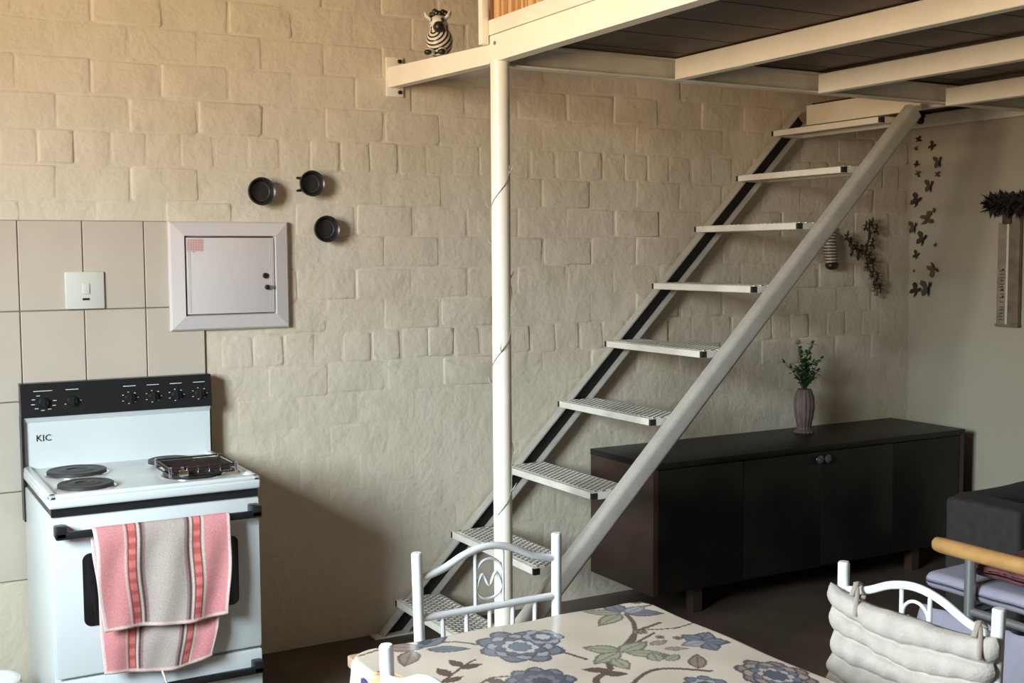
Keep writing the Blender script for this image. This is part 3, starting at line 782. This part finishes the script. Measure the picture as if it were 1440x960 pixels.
# butterflies on the right wall
BW = [mat('dark_butterfly', (0.030, 0.018, 0.010), 0.6), mat('brown_butterfly', (0.11, 0.075, 0.045), 0.6)]
BF = [(-0.046, 1.999, .022, 80, 0, 'topmost, nearest the loft beam'), (-0.030, 1.955, .016, 80, 1, 'small and pale, in the corner below the topmost one'), (-0.130, 1.958, .026, 40, 0, 'second from the top on the outer side'),
      (-0.170, 1.877, .034, 0, 0, 'upright dark wings, upper right of the flock'), (-0.036, 1.878, .020, 60, 0, 'small, in the corner at upper left of the flock'), (-0.046, 1.835, .022, 110, 1, 'small brown, below another small one in the corner'),
      (-0.165, 1.823, .020, 90, 1, 'small brown, just under the upper right one'), (-0.120, 1.765, .036, 10, 0, 'slender, halfway down the upper half'), (-0.040, 1.700, .040, 35, 0, 'curved dark wings close to the corner'),
      (-0.150, 1.650, .014, 20, 0, 'tiny, right above the large brown one'), (-0.108, 1.612, .046, 75, 1, 'large brown wings, middle of the flock'), (-0.026, 1.568, .036, 8, 0, 'upright, tucked in the corner at mid height'),
      (-0.080, 1.512, .040, 25, 0, 'spread dark wings below the large brown one'), (-0.159, 1.484, .014, 70, 1, 'tiny brown, right of the spread one'), (-0.046, 1.435, .026, 30, 0, 'thin crescent in the lower half'),
      (-0.149, 1.372, .040, 140, 1, 'brown folded wings at lower right'), (-0.032, 1.358, .010, 60, 1, 'speck sized, near the corner at the bottom'), (-0.046, 1.262, .040, 40, 0, 'lowest, leaning, by the corner'), (-0.117, 1.270, .046, 5, 0, 'lowest on the right, long forked wings')]
for by, bz, sz, rot, ci, wh in BF:
    t = thing('butterfly', 'paper butterfly on right wall, ' + wh, 'butterfly', (4.6, by, bz), 'butterfly cut-outs on the right wall')
    ca, sa = math.cos(R(rot)), math.sin(R(rot))
    def P3(u, v, d): return (4.6-0.003-d, by + (u*ca - v*sa), bz + (u*sa + v*ca))
    for s in (-1, 1):
        up_ = [(0, .1), (.25, .75), (.62, .95), (.70, .55), (.35, .12), (.52, -.25), (.42, -.75), (.15, -.55), (0, -.15)]
        bm = bmesh.new()
        a_ = [bm.verts.new(P3(s*u*sz*0.95, v*sz, abs(u)*sz*0.75)) for u, v in up_]
        b_2 = [bm.verts.new(P3(s*u*sz*0.95, v*sz, abs(u)*sz*0.75+0.0012)) for u, v in up_]
        bm.faces.new(a_); bm.faces.new(list(reversed(b_2)))
        for i in range(9): bm.faces.new((a_[i], b_2[i], b_2[(i+1) % 9], a_[(i+1) % 9]))
        obj('wing', bm, BW[ci], t)
    bm = bmesh.new(); tube(bm, [P3(0, -.4*sz, 0.001), P3(0, .3*sz, 0.001)], [0.0015, 0.0022], 6); obj('body', bm, BW[0], t)

# feather head and lettered board on the right wall
hb = thing('wooden_plaque', 'narrow wooden plaque with vertical lettering hung on right wall under the feathers', 'plaque', (4.59, -0.58, 1.33))
WD1 = mat('grey_driftwood', (0.235, 0.185, 0.135), 0.7, noise_s=18, noise_amt=0.25); WD2 = mat('brown_driftwood', (0.17, 0.125, 0.085), 0.7, noise_s=18, noise_amt=0.3)
B('lettered_board', (4.576, -0.578, 1.118), (4.598, -0.530, 1.580), WD1, hb, 0.002)
B('white_fillet', (4.572, -0.590, 1.122), (4.598, -0.579, 1.580), mat('white_fillet', (0.55, 0.52, 0.45), 0.5), hb, 0.001)
B('side_board', (4.572, -0.646, 1.118), (4.598, -0.591, 1.700), WD2, hb, 0.002)
B('foot_rail', (4.570, -0.648, 1.112), (4.598, -0.528, 1.124), WD2, hb, 0.001)
# the letters cannot be read in the photograph: worn dark strokes of their size, running up the board
bm = bmesh.new(); rr = random.Random(21); zz = 1.142
for k in range(15):
    if k in (5, 6): zz += 0.006
    hgt = rr.uniform(0.009, 0.012)
    box(bm, (4.5752, -0.569, zz), (4.5765, -0.566+rr.uniform(.016, .024), zz+0.0035))
    if k % 3 != 1: box(bm, (4.5752, -0.569+rr.uniform(0, .018), zz+0.003), (4.5765, -0.562+rr.uniform(0, .012), zz+hgt))
    zz += hgt+0.0045
tag(obj('lettering', bm, mat('dark_lettering', (0.035, 0.025, 0.02), 0.7), hb), kind='stuff')
ft = thing('feather_duster', 'dark brown feather bunch mounted high on the right wall above the plaque', 'feathers', (4.58, -0.60, 1.66))
bm = bmesh.new(); rr = random.Random(9)
for k in range(900):
    a = rr.uniform(0, math.pi*2); c = Vector((4.555+rr.uniform(-.02, .02), rr.uniform(-.80, -.50), 1.665+rr.uniform(-.02, .02)))
    dd_ = Vector((rr.uniform(-.6, .2), rr.uniform(-1, 1) + (0.8 if c.y > -.55 else 0), rr.uniform(-1, 1)*0.75))
    leaf(bm, c, dd_, rr.uniform(.035, .066), rr.uniform(.006, .012), 0)
o = obj('feathers', bm, mat('dark_feather', (0.028, 0.019, 0.016), 0.8), ft); tag(o, kind='stuff')
B('binding', (4.56, -0.605, 1.575), (4.597, -0.560, 1.625), FL, ft, 0.005)
# dark fringe up in the corner under the loft
fr = thing('fringe_ornament', 'small black scalloped fringe hanging in the corner under the loft deck', 'ornament', (4.50, -0.09, 2.06))
bm = bmesh.new(); box(bm, (4.49, -0.115, 2.095), (4.597, -0.085, 2.1200), 0.002, 1); obj('fringe_bar', bm, BLACK, fr)
bm = bmesh.new()
for k in range(6): blob(bm, (4.502+0.0175*k, -0.10, 2.085+0.003*math.sin(k*2.1)), (0.011, 0.011, 0.020), 10, 8)
obj('tassels', bm, BLACK, fr, smooth=True)

# ------------------------------------------------------------------ table and tablecloth
TX0, TX1, TY0, TY1, TZ = 0.780, 1.468, -3.20, -2.102, 0.716
tb = thing('dining_table', 'rectangular dining table hidden under the floral cloth', 'table', (1.13, -2.65, 0.0))
B('tabletop', (TX0+0.008, TY0+0.008, TZ-0.026), (TX1-0.008, TY1-0.008, TZ-0.003), mat('table_board', (0.3, 0.2, 0.12), 0.5), tb, 0.004)
for lx in (TX0+0.06, TX1-0.10):
    for ly in (TY0+0.06, TY1-0.10): B('leg', (lx, ly, 0.0), (lx+0.04, ly+0.04, TZ-0.026), WHITEM, tb)

def cloth_rgb(X, Y):
    n = X.shape[0]; C = np.empty((n, 3)); C[:] = (0.52, 0.46, 0.39)
    slate, dslate, lslate = np.array((0.125, 0.150, 0.195)), np.array((0.050, 0.060, 0.085)), np.array((0.26, 0.29, 0.33))
    sage, brown, taupe = np.array((0.27, 0.28, 0.215)), np.array((0.085, 0.062, 0.055)), np.array((0.22, 0.17, 0.15))
    def put(mask, c, a=1.0): C[mask] = C[mask]*(1-a) + np.array(c)*a
    def lf(cx, cy, L, Wd, ang, c, oc=None, vein=True):
        dx, dy = X-cx, Y-cy; ca, sa = math.cos(ang), math.sin(ang)
        u = (dx*ca+dy*sa)/L; v = (-dx*sa+dy*ca)/Wd
        ok = (u > 0) & (u < 1); prof = np.where(ok, np.sin(np.pi*np.clip(u, 0, 1)**0.8), 0)
        msk = ok & (np.abs(v) < prof); put(msk, c)
        rim = msk & (np.abs(v) > prof-0.28); put(rim, oc if oc is not None else c*0.5)
        if vein: put(msk & (np.abs(v) < 0.10), (oc if oc is not None else c*0.5), 0.8)
    def line(pts, wd, c):
        P = smooth_path([(p[0], p[1], 0) for p in pts], 8)
        for i in range(len(P)-1):
            ax, ay, bx_, by_ = P[i].x, P[i].y, P[i+1].x, P[i+1].y
            dx, dy = bx_-ax, by_-ay; l2 = dx*dx+dy*dy+1e-12
            t = np.clip(((X-ax)*dx+(Y-ay)*dy)/l2, 0, 1)
            put((X-ax-t*dx)**2+(Y-ay-t*dy)**2 < wd*wd, c)
    def flower(cx, cy, rx, ry, cols, npet=7, ph=0.0):
        for ring, (sc_, c) in enumerate(cols):
            dx, dy = (X-cx)/(rx*sc_), (Y-cy)/(ry*sc_)
            rr_ = np.hypot(dx, dy); a = np.arctan2(dy, dx)+ph+ring*0.45
            lob = 0.80+0.20*np.abs(np.cos(a*npet/2))
            put(rr_ < lob, c); put((rr_ < lob) & (rr_ > lob-0.10), dslate, 0.9)
    # the whole cloth repeats its motif, as printed oilcloth does
    def motif(ox, oy, f=1):
        D = lambda p: (p[0]+ox, p[1]*1.0+oy)
        for pts, wd in (([(1.224, -2.361), (1.272, -2.324), (1.325, -2.28), (1.367, -2.269), (1.397, -2.26)], .0045), ([(1.373, -2.175), (1.353, -2.229), (1.315, -2.29), (1.27, -2.34)], .005),
                        ([(1.254, -2.351), (1.312, -2.322), (1.35, -2.305)], .0035), ([(1.338, -2.278), (1.404, -2.301), (1.481, -2.283)], .0028),
                        ([(1.10, -2.56), (1.159, -2.506), (1.219, -2.472), (1.266, -2.483), (1.311, -2.526)], .0045), ([(1.10, -2.48), (1.118, -2.454), (1.165, -2.424), (1.19, -2.368)], .0065),
                        ([(1.13, -2.29), (1.142, -2.322), (1.155, -2.36)], .004), ([(0.96, -2.14), (0.992, -2.153), (1.02, -2.19)], .0035), ([(0.84, -2.37), (0.872, -2.337), (0.939, -2.286), (0.976, -2.265)], .003),
                        ([(0.802, -2.135), (0.842, -2.126)], .003), ([(1.434, -2.153), (1.459, -2.151), (1.50, -2.132)], .0035), ([(0.88, -2.42), (0.95, -2.36), (1.0, -2.37)], .003)):
            line([D(p) for p in pts], wd, brown)
        for cx, cy, L, Wd, ang, c in ((0.925, -2.155, .10, .026, 2.6, taupe), (0.915, -2.150, .10, .022, 0.5, slate), (0.925, -2.165, .085, .020, -0.5, slate), (0.935, -2.14, .075, .018, 1.3, dslate), (0.90, -2.16, .085, .022, -2.2, taupe),
                                      (1.370, -2.165, .085, .022, 2.5, sage), (1.365, -2.170, .095, .022, 3.6, sage), (1.372, -2.160, .075, .024, 1.4, slate), (1.375, -2.165, .085, .026, -0.6, slate), (1.375, -2.17, .07, .02, 0.3, lslate),
                                      (1.235, -2.355, .075, .024, 2.4, sage), (1.230, -2.360, .085, .022, 3.5, sage), (1.225, -2.365, .09, .024, 0.3, sage), (1.235, -2.37, .085, .020, -0.7, sage), (1.20, -2.38, .07, .018, -1.7, sage),
                                      (1.30, -2.36, .05, .012, 0.2, sage), (1.31, -2.39, .05, .012, -0.4, sage), (1.260, -2.44, .05, .018, 1.2, sage), (1.275, -2.445, .045, .014, 0.4, sage),
                                      (1.300, -2.505, .080, .018, 0.95, taupe),
                                      (1.400, -2.385, .055, .022, 0.6, slate), (1.400, -2.39, .055, .022, -0.7, slate), (1.405, -2.385, .05, .02, 1.9, slate), (1.405, -2.395, .055, .02, 3.0, lslate), (1.40, -2.40, .05, .02, -1.8, slate),
                                      (0.872, -2.337, .05, .012, 0.2, brown), (0.90, -2.315, .05, .012, 1.6, brown), (0.93, -2.29, .05, .012, 0.0, brown), (0.94, -2.285, .045, .011, 1.7, brown), (0.86, -2.35, .05, .013, 2.4, brown), (0.86, -2.35, .05, .013, -1.2, brown),
                                      (0.95, -2.36, .04, .012, -1.0, brown), (0.91, -2.39, .04, .012, 1.9, brown),
                                      (1.16, -2.43, .05, .014, 2.6, brown), (1.14, -2.44, .045, .014, -0.6, brown)):
            x_, y_ = D((cx, cy)); lf(x_, y_, L, Wd, ang, c)
        flower(1.085+ox, -2.240+oy, .082, .098, [(1.0, slate), (.80, lslate), (.62, dslate*1.6), (.45, np.array((.42, .42, .42))), (.28, slate)], 8)
        flower(1.150+ox, -2.215+oy, .040, .050, [(1.0, lslate), (.65, dslate*1.4), (.4, np.array((.42, .42, .42)))], 6, 0.4)
        flower(1.026+ox, -2.420+oy, .062, .075, [(1.0, slate), (.80, dslate*1.4), (.55, slate), (.3, dslate)], 9, 0.2)
        flower(1.395+ox, -2.600+oy, .062, .085, [(1.0, taupe), (.86, np.array((.30, .25, .20))), (.66, slate), (.5, np.array((.40, .36, .36))), (.33, dslate*1.5)], 8, 0.1)
        flower(1.262+ox, -2.575+oy, .040, .050, [(1.0, slate), (.7, lslate), (.4, dslate)], 7)
        for cx, cy in ((1.325, -2.285), (1.335, -2.29), (1.345, -2.33), (1.372, -2.35)): flower(cx+ox, cy+oy, .010, .012, [(1.0, taupe), (.5, brown)], 4)
    motif(0, 0); motif(0.02, -0.55); motif(0.70, 0.12); motif(-0.70, -0.10); motif(0.05, 0.55)
    # warmer motif printed near the left hem
    lf(0.775, -2.235, .085, .030, -0.9, np.array((.60, .30, .13)), np.array((.75, .55, .35)))
    lf(0.758, -2.300, .075, .030, -1.2, np.array((.60, .30, .13)), np.array((.75, .55, .35)))
    lf(0.770, -2.365, .08, .028, -1.4, np.array((.06, .12, .30)), np.array((.10, .20, .42)))
    lf(0.765, -2.195, .075, .020, -2.0, np.array((.05, .06, .16)), np.array((.04, .04, .10)))
    return np.clip(C, 0, 1)
def build_cloth():
    ov = 0.16; st = 0.0028; rc = 0.045; br = 0.014
    xs = np.arange(TX0-ov, TX1+ov+st, st); ys = np.arange(TY0-ov, TY1+ov+st, st*1.25)
    X, Y = np.meshgrid(xs, ys); shp = X.shape; X = X.ravel(); Y = Y.ravel()
    cx, cy = (TX0+TX1)/2, (TY0+TY1)/2; hx, hy = (TX1-TX0)/2-rc-br, (TY1-TY0)/2-rc-br
    qx, qy = np.clip(X-cx, -hx, hx), np.clip(Y-cy, -hy, hy)
    dx, dy = X-cx-qx, Y-cy-qy; dist = np.hypot(dx, dy)+1e-9
    over = np.clip(dist-rc, 0, None); ux, uy = dx/dist, dy/dist
    over = np.minimum(over, ov+0.02)
    base = np.minimum(dist, rc)
    arc = np.minimum(over, br*np.pi/2); th = arc/br; rest = over-arc
    hor = base + br*np.sin(th); wave = 0.010*np.sin((qx*9+qy*7)*3+np.arctan2(uy, ux)*5)*np.clip(rest/0.1, 0, 1)
    hor = hor + np.where(rest > 0, 0.008*rest/0.1 + wave, 0)
    PX, PY = cx+qx+ux*hor, cy+qy+uy*hor; PZ = TZ - br*(1-np.cos(th)) - rest
    PZ = PZ + 0.0012*np.sin(X*31)*np.sin(Y*23)
    rgb = cloth_rgb(X, Y)
    me = bpy.data.meshes.new('tablecloth'); nr, nc = shp
    idx = np.arange(nr*nc).reshape(nr, nc)
    f = np.stack([idx[:-1, :-1], idx[:-1, 1:], idx[1:, 1:], idx[1:, :-1]], -1).reshape(-1, 4)
    me.vertices.add(nr*nc); me.vertices.foreach_set('co', np.stack([PX, PY, PZ], -1).astype('f').ravel())
    me.loops.add(f.size); me.loops.foreach_set('vertex_index', f.astype('i').ravel())
    me.polygons.add(len(f)); me.polygons.foreach_set('loop_start', np.arange(0, f.size, 4, dtype='i'))
    me.update(calc_edges=True)
    me.polygons.foreach_set('use_smooth', [True]*len(me.polygons))
    at = me.color_attributes.new('print', 'FLOAT_COLOR', 'POINT'); at.data.foreach_set('color', np.concatenate([rgb, np.ones((len(rgb), 1))], 1).astype('f').ravel())
    me.materials.append(mat('printed_oilcloth', (1, 1, 1), 0.17, attr='print', bump=0.0006, bump_s=14, spec=0.6))
    me.validate()
    o = bpy.data.objects.new('tablecloth', me); COL.objects.link(o)
    return o
tag(build_cloth(), 'glossy cream oilcloth printed with slate blue flowers and brown twigs', 'tablecloth')

# ------------------------------------------------------------------ chairs
def chair(name_label, cx, cy, ang, W=0.345, top=0.83):
    """chair with its back line centred at (cx, cy); ang = facing direction of the seat"""
    t = bpy.data.objects.new('dining_chair', None); COL.objects.link(t); t.location = (cx, cy, 0); t.rotation_euler = (0, 0, ang)
    t['label'] = name_label; t['category'] = 'chair'; t['group'] = 'white tubular metal dining chairs'
    Mx = Matrix.Translation((cx, cy, 0)) @ Matrix.Rotation(ang, 4, 'Z')
    G = lambda *p: tuple(Mx @ Vector(p))       # local: seat extends to +x, width along y
    h = W/2; zs = 0.43
    def tb_(name, pts, r_, seg=12): 
        bm = bmesh.new(); tube(bm, [G(*p) for p in pts], r_, seg); return obj(name, bm, WHITEM, t, smooth=True)
    for s in (-1, 1):
        tb_('leg', [(-0.055, s*(h+0.005), 0.0), (0.0, s*(h-0.005), zs), (0.006, s*(h-0.005), zs+0.06), (0.0, s*h, top-0.003), (0.0, s*h, top)], [0.0115]*3+[0.0118, 0.0095], 16)
        tb_('leg', [(0.42, s*(h+0.02), 0.0), (0.37, s*(h+0.01), zs-0.01)], 0.0115, 16)
    tb_('top_rail', smooth_path([(0, -h, top-0.058), (0, -h*0.66, top-0.044), (0, -h*0.32, top-0.018), (0, 0, top-0.008), (0, h*0.32, top-0.018), (0, h*0.66, top-0.044), (0, h, top-0.058)], 6), 0.0082)
    tb_('cross_rail', [(0.002, -h, top-0.142), (0.002, h, top-0.142)], 0.0082)
    for k in range(5):
        yy = -h + W*(k+1)/6
        tb_('spindle', [(0.002, yy, top-0.142), (0.004, yy*0.94, zs+0.02)], 0.0052, 10)
    for s in (-1, 1): tb_('short_upright', [(0, s*0.034, top-0.020), (0, s*0.034, top-0.140)], 0.0042, 8)
    bm = bmesh.new()
    tube(bm, [G(0, 0.031*math.cos(a), top-0.066+0.030*math.sin(a)) for a in [math.pi*k/12 for k in range(13)]], 0.0034, 8)
    tube(bm, [G(*p) for p in smooth_path([(0, -0.031, top-0.098), (0, -0.022, top-0.074), (0, -0.014, top-0.070), (0, 0, top-0.094), (0, 0.014, top-0.070), (0, 0.022, top-0.074), (0, 0.031, top-0.098)], 4)], 0.0036, 8)
    tube(bm, [G(0, 0.031*math.cos(a), top-0.098+0.026*math.sin(a)) for a in [-math.pi*k/12 for k in range(13)]], 0.0034, 8)
    obj('scroll_ornament', bm, WHITEM, t, smooth=True)
    bm = bmesh.new(); pts = []
    for k in range(48):
        a = k*2*math.pi/48; c_, s_ = math.cos(a), math.sin(a)
        pts.append((0.19+0.195*abs(c_)**0.5*(1 if c_ > 0 else -1), (h+0.01)*abs(s_)**0.5*(1 if s_ > 0 else -1)))
    tube(bm, [G(p[0], p[1], zs) for p in pts + pts[:1]], 0.009, 8); obj('seat_frame', bm, WHITEM, t, smooth=True)
    bm = bmesh.new(); rings = []
    for sc_, z in ((0.97, zs-0.008), (1.0, zs+0.01), (0.97, zs+0.030), (0.85, zs+0.040), (0.4, zs+0.044)):
        rings.append([bm.verts.new(G(0.19+(p[0]-0.19)*sc_, p[1]*sc_, z)) for p in pts])
    for a_, b2_ in zip(rings, rings[1:]):
        for i in range(48): bm.faces.new((a_[i], a_[(i+1) % 48], b2_[(i+1) % 48], b2_[i]))
    bm.faces.new(rings[-1]); bm.faces.new(list(reversed(rings[0])))
    obj('seat', bm, mat('seat_vinyl', (0.55, 0.50, 0.42), 0.6), t, smooth=True)
    return t
chair('white tubular metal chair with arched back tucked behind the table, in front of the post', 1.200, -1.905, R(-90), 0.345)
chair('white tubular metal chair right of the table with a padded cushion on its back', 1.742, -2.600, R(180), 0.370)
chair('white tubular metal chair at the left front corner of the table, mostly cropped', 0.737, -2.600, R(0), 0.370)

# quilted cushion on the right-hand chair ------------------------------------------------
cu = thing('back_cushion', 'beige padded cushion in horizontal rolls tied to back of right chair', 'cushion', (1.70, -2.60, 0.55))
CF = mat('oatmeal_canvas', (0.36, 0.325, 0.285), 0.9, noise_s=25, noise_amt=0.10, bump=0.0015, bump_s=160)
def build_cushion():
    bm = bmesh.new(); NU, NV = 40, 98
    rolls = [0.786, 0.738, 0.694, 0.648, 0.602, 0.556, 0.51, 0.466]
    front, back = [], []
    for j in range(NV+1):
        z = rolls[-1] + (rolls[0]-rolls[-1])*j/NV
        k = max(i for i in range(len(rolls)-1) if z <= rolls[i]+1e-6)
        f = (z-rolls[k+1])/(rolls[k]-rolls[k+1]); f = min(max(f, 0), 1)
        bulge = 0.021*math.sqrt(max(0.0, 1-(2*f-1)**2))**0.8 + 0.004
        rf, rb = [], []
        for i in range(NU+1):
            u = i/NU; y = -2.405 - 0.385*u
            e = min(1, math.sqrt(max(0, 1-(2*u-1)**8)))
            ex = 0.008*math.sin(f*math.pi)*(1 if u > 0.97 else (-1 if u < 0.03 else 0))
            sag = 0.020*math.sin(u*math.pi)*(0.4+0.6*j/NV)
            zz = z - sag - 0.004*math.sin(u*9+z*40)
            zz += 0.0
            y2 = y - ex + 0.006*math.sin(z*30)*(2*u-1)
            rip = 0.0025*math.sin(u*31+z*23)+0.002*math.sin(u*55-z*61)
            rf.append(bm.verts.new((1.722 - (bulge+rip)*e, y2, zz)))
            rb.append(bm.verts.new((1.724 + 0.002*e, y2, zz)))
        front.append(rf); back.append(rb)
    for j in range(NV):
        for i in range(NU):
            bm.faces.new((front[j][i], front[j][i+1], front[j+1][i+1], front[j+1][i])); bm.faces.new((back[j][i+1], back[j][i], back[j+1][i], back[j+1][i+1]))
        bm.faces.new((front[j][0], front[j+1][0], back[j+1][0], back[j][0])); bm.faces.new((front[j+1][NU], front[j][NU], back[j][NU], back[j+1][NU]))
    for r0, r1 in ((front[0], back[0]), (front[-1], back[-1])):
        for i in range(NU): bm.faces.new((r0[i], r1[i], r1[i+1], r0[i+1]))
    return bm
obj('padded_rolls', build_cushion(), CF, cu, smooth=True, autosm=False)
for ty in (-2.465, -2.755):
    bm = bmesh.new()
    tube(bm, smooth_path([(1.700, ty-0.012, 0.780), (1.716, ty-0.006, 0.795), (1.730, ty, 0.800), (1.748, ty+0.004, 0.790), (1.752, ty+0.006, 0.765), (1.738, ty+0.010, 0.752), (1.722, ty+0.012, 0.772)], 5), 0.0055, 8, flat=0.5)
    tube(bm, smooth_path([(1.726, ty+0.002, 0.800), (1.716, ty-0.012, 0.792), (1.704, ty-0.022, 0.770), (1.694, ty-0.028, 0.745)], 5), 0.005, 8, flat=0.4)
    obj('tie_tape', bm, mat('tie_tape', (0.30, 0.25, 0.21), 0.9), cu, smooth=True)

# ------------------------------------------------------------------ daybed, bedding, armchair at the right edge
bd = thing('daybed', 'grey steel daybed frame with honey coloured wooden armrest at the right edge', 'daybed', (2.95, -2.3, 0.0))
bm = bmesh.new(); tube(bm, [(2.921, -1.632, 0.548), (2.921, -1.638, 0.550), (2.920, -1.66, 0.550), (2.915, -2.9, 0.552), (2.915, -2.925, 0.552)], [0.016, 0.022, 0.0245, 0.0245, 0.018], 20)
obj('armrest', bm, mat('honey_wood', (0.50, 0.27, 0.095), 0.4, noise_s=14, noise_amt=0.2), bd, smooth=True)
for yy in (-1.765, -2.80): T('leg', [(2.921, yy, 0.0), (2.921, yy, 0.532)], 0.017, STEEL, bd, 14)
T('side_rail', [(2.921, -1.765, 0.372), (2.921, -2.80, 0.372)], 0.013, STEEL, bd, 12)
T('cross_rail', [(2.921, -1.765, 0.372), (3.82, -1.765, 0.372)], 0.013, STEEL, bd, 12)
T('cross_rail', [(2.921, -2.80, 0.372), (3.82, -2.80, 0.372)], 0.013, STEEL, bd, 12)
for yy in (-1.765, -2.80): T('leg', [(3.82, yy, 0.0), (3.82, yy, 0.385)], 0.017, STEEL, bd, 14)
bm = bmesh.new()
def puff(bm, lo, hi, amp, bev=0.03, n=10):
    v = box(bm, lo, hi)
def soft_box(name, lo, hi, bev, amp, material, parent=None, seed=0, cuts=14):
    bm = bmesh.new(); vv = box(bm, lo, hi)
    bmesh.ops.bevel(bm, geom=list(bm.edges), offset=bev, segments=4, profile=0.5, affect='EDGES')
    long_ = [e for e in bm.edges if e.calc_length() > bev*3]
    bmesh.ops.subdivide_edges(bm, edges=long_, cuts=cuts, use_grid_fill=True)
    for v in bm.verts:
        p = v.co*7 + Vector((seed*3.1, 0, 0)); v.co += Vector((noise.noise(p), noise.noise(p+Vector((5, 0, 0))), noise.noise(p+Vector((0, 9, 0)))))*amp
    return obj(name, bm, material, parent, smooth=True, autosm=False)
LAV = mat('lavender_sheet', (0.34, 0.33, 0.41), 0.9, noise_s=6, noise_amt=0.08, bump=0.004, bump_s=12)
o = soft_box('mattress', (2.945, -2.78, 0.390), (3.80, -1.56, 0.448), 0.03, 0.008, LAV, None, 1); tag(o, 'mattress in a pale lavender sheet lying on the daybed', 'mattress')
bm = bmesh.new(); NX, NZ = 60, 30; vv = []
for j in range(NZ+1):
    row = []
    for i in range(NX+1):
        y = -1.60 - 1.20*i/NX; z = 0.355 - 0.352*j/NZ
        row.append(bm.verts.new((2.900 + 0.022*math.sin(i*0.55)*(j/NZ) - 0.16*j/NZ + 0.008*math.sin(i*1.7+j*.2), y, z)))
    vv.append(row)
for j in range(NZ):
    for i in range(NX): bm.faces.new((vv[j][i], vv[j][i+1], vv[j+1][i+1], vv[j+1][i]))
o = obj('bed_skirt', bm, LAV, None, smooth=True, autosm=False); md = o.modifiers.new('s', 'SOLIDIFY'); md.thickness = 0.004
tag(o, 'lavender cloth hanging in folds down the side of the daybed', 'cloth')
BUR = mat('burgundy_knit', (0.17, 0.055, 0.055), 0.95, noise_s=40, noise_amt=0.35, bump=0.006, bump_s=70)
o = soft_box('knitted_blanket', (2.975, -2.35, 0.464), (3.66, -1.70, 0.512), 0.03, 0.012, BUR, None, 4); tag(o, 'burgundy knitted blanket folded on the lavender mattress', 'blanket')
ac = thing('armchair', 'dark grey brown upholstered armchair in the corner by the sideboard', 'armchair', (3.9, -1.2, 0.0))
UP = mat('charcoal_upholstery', (0.034, 0.027, 0.026), 0.85, noise_s=30, noise_amt=0.2, bump=0.001, bump_s=200)
soft_box('armrest', (3.600, -1.415, 0.05), (3.760, -1.090, 0.530), 0.02, 0.003, UP, ac, 6)
soft_box('armrest', (4.380, -1.415, 0.05), (4.540, -1.090, 0.530), 0.02, 0.003, UP, ac, 8)
soft_box('seat_base', (3.762, -1.400, 0.05), (4.378, -1.10, 0.34), 0.03, 0.004, UP, ac, 9)
soft_box('backrest', (3.780, -1.088, 0.05), (4.45, -0.95, 0.508), 0.045, 0.006, UP, ac, 7)
bm = bmesh.new()
for lx in (3.66, 4.44):
    for ly in (-1.38, -1.04): box(bm, (lx, ly, 0), (lx+0.04, ly+0.04, 0.05))
obj('feet', bm, SIDE, ac)
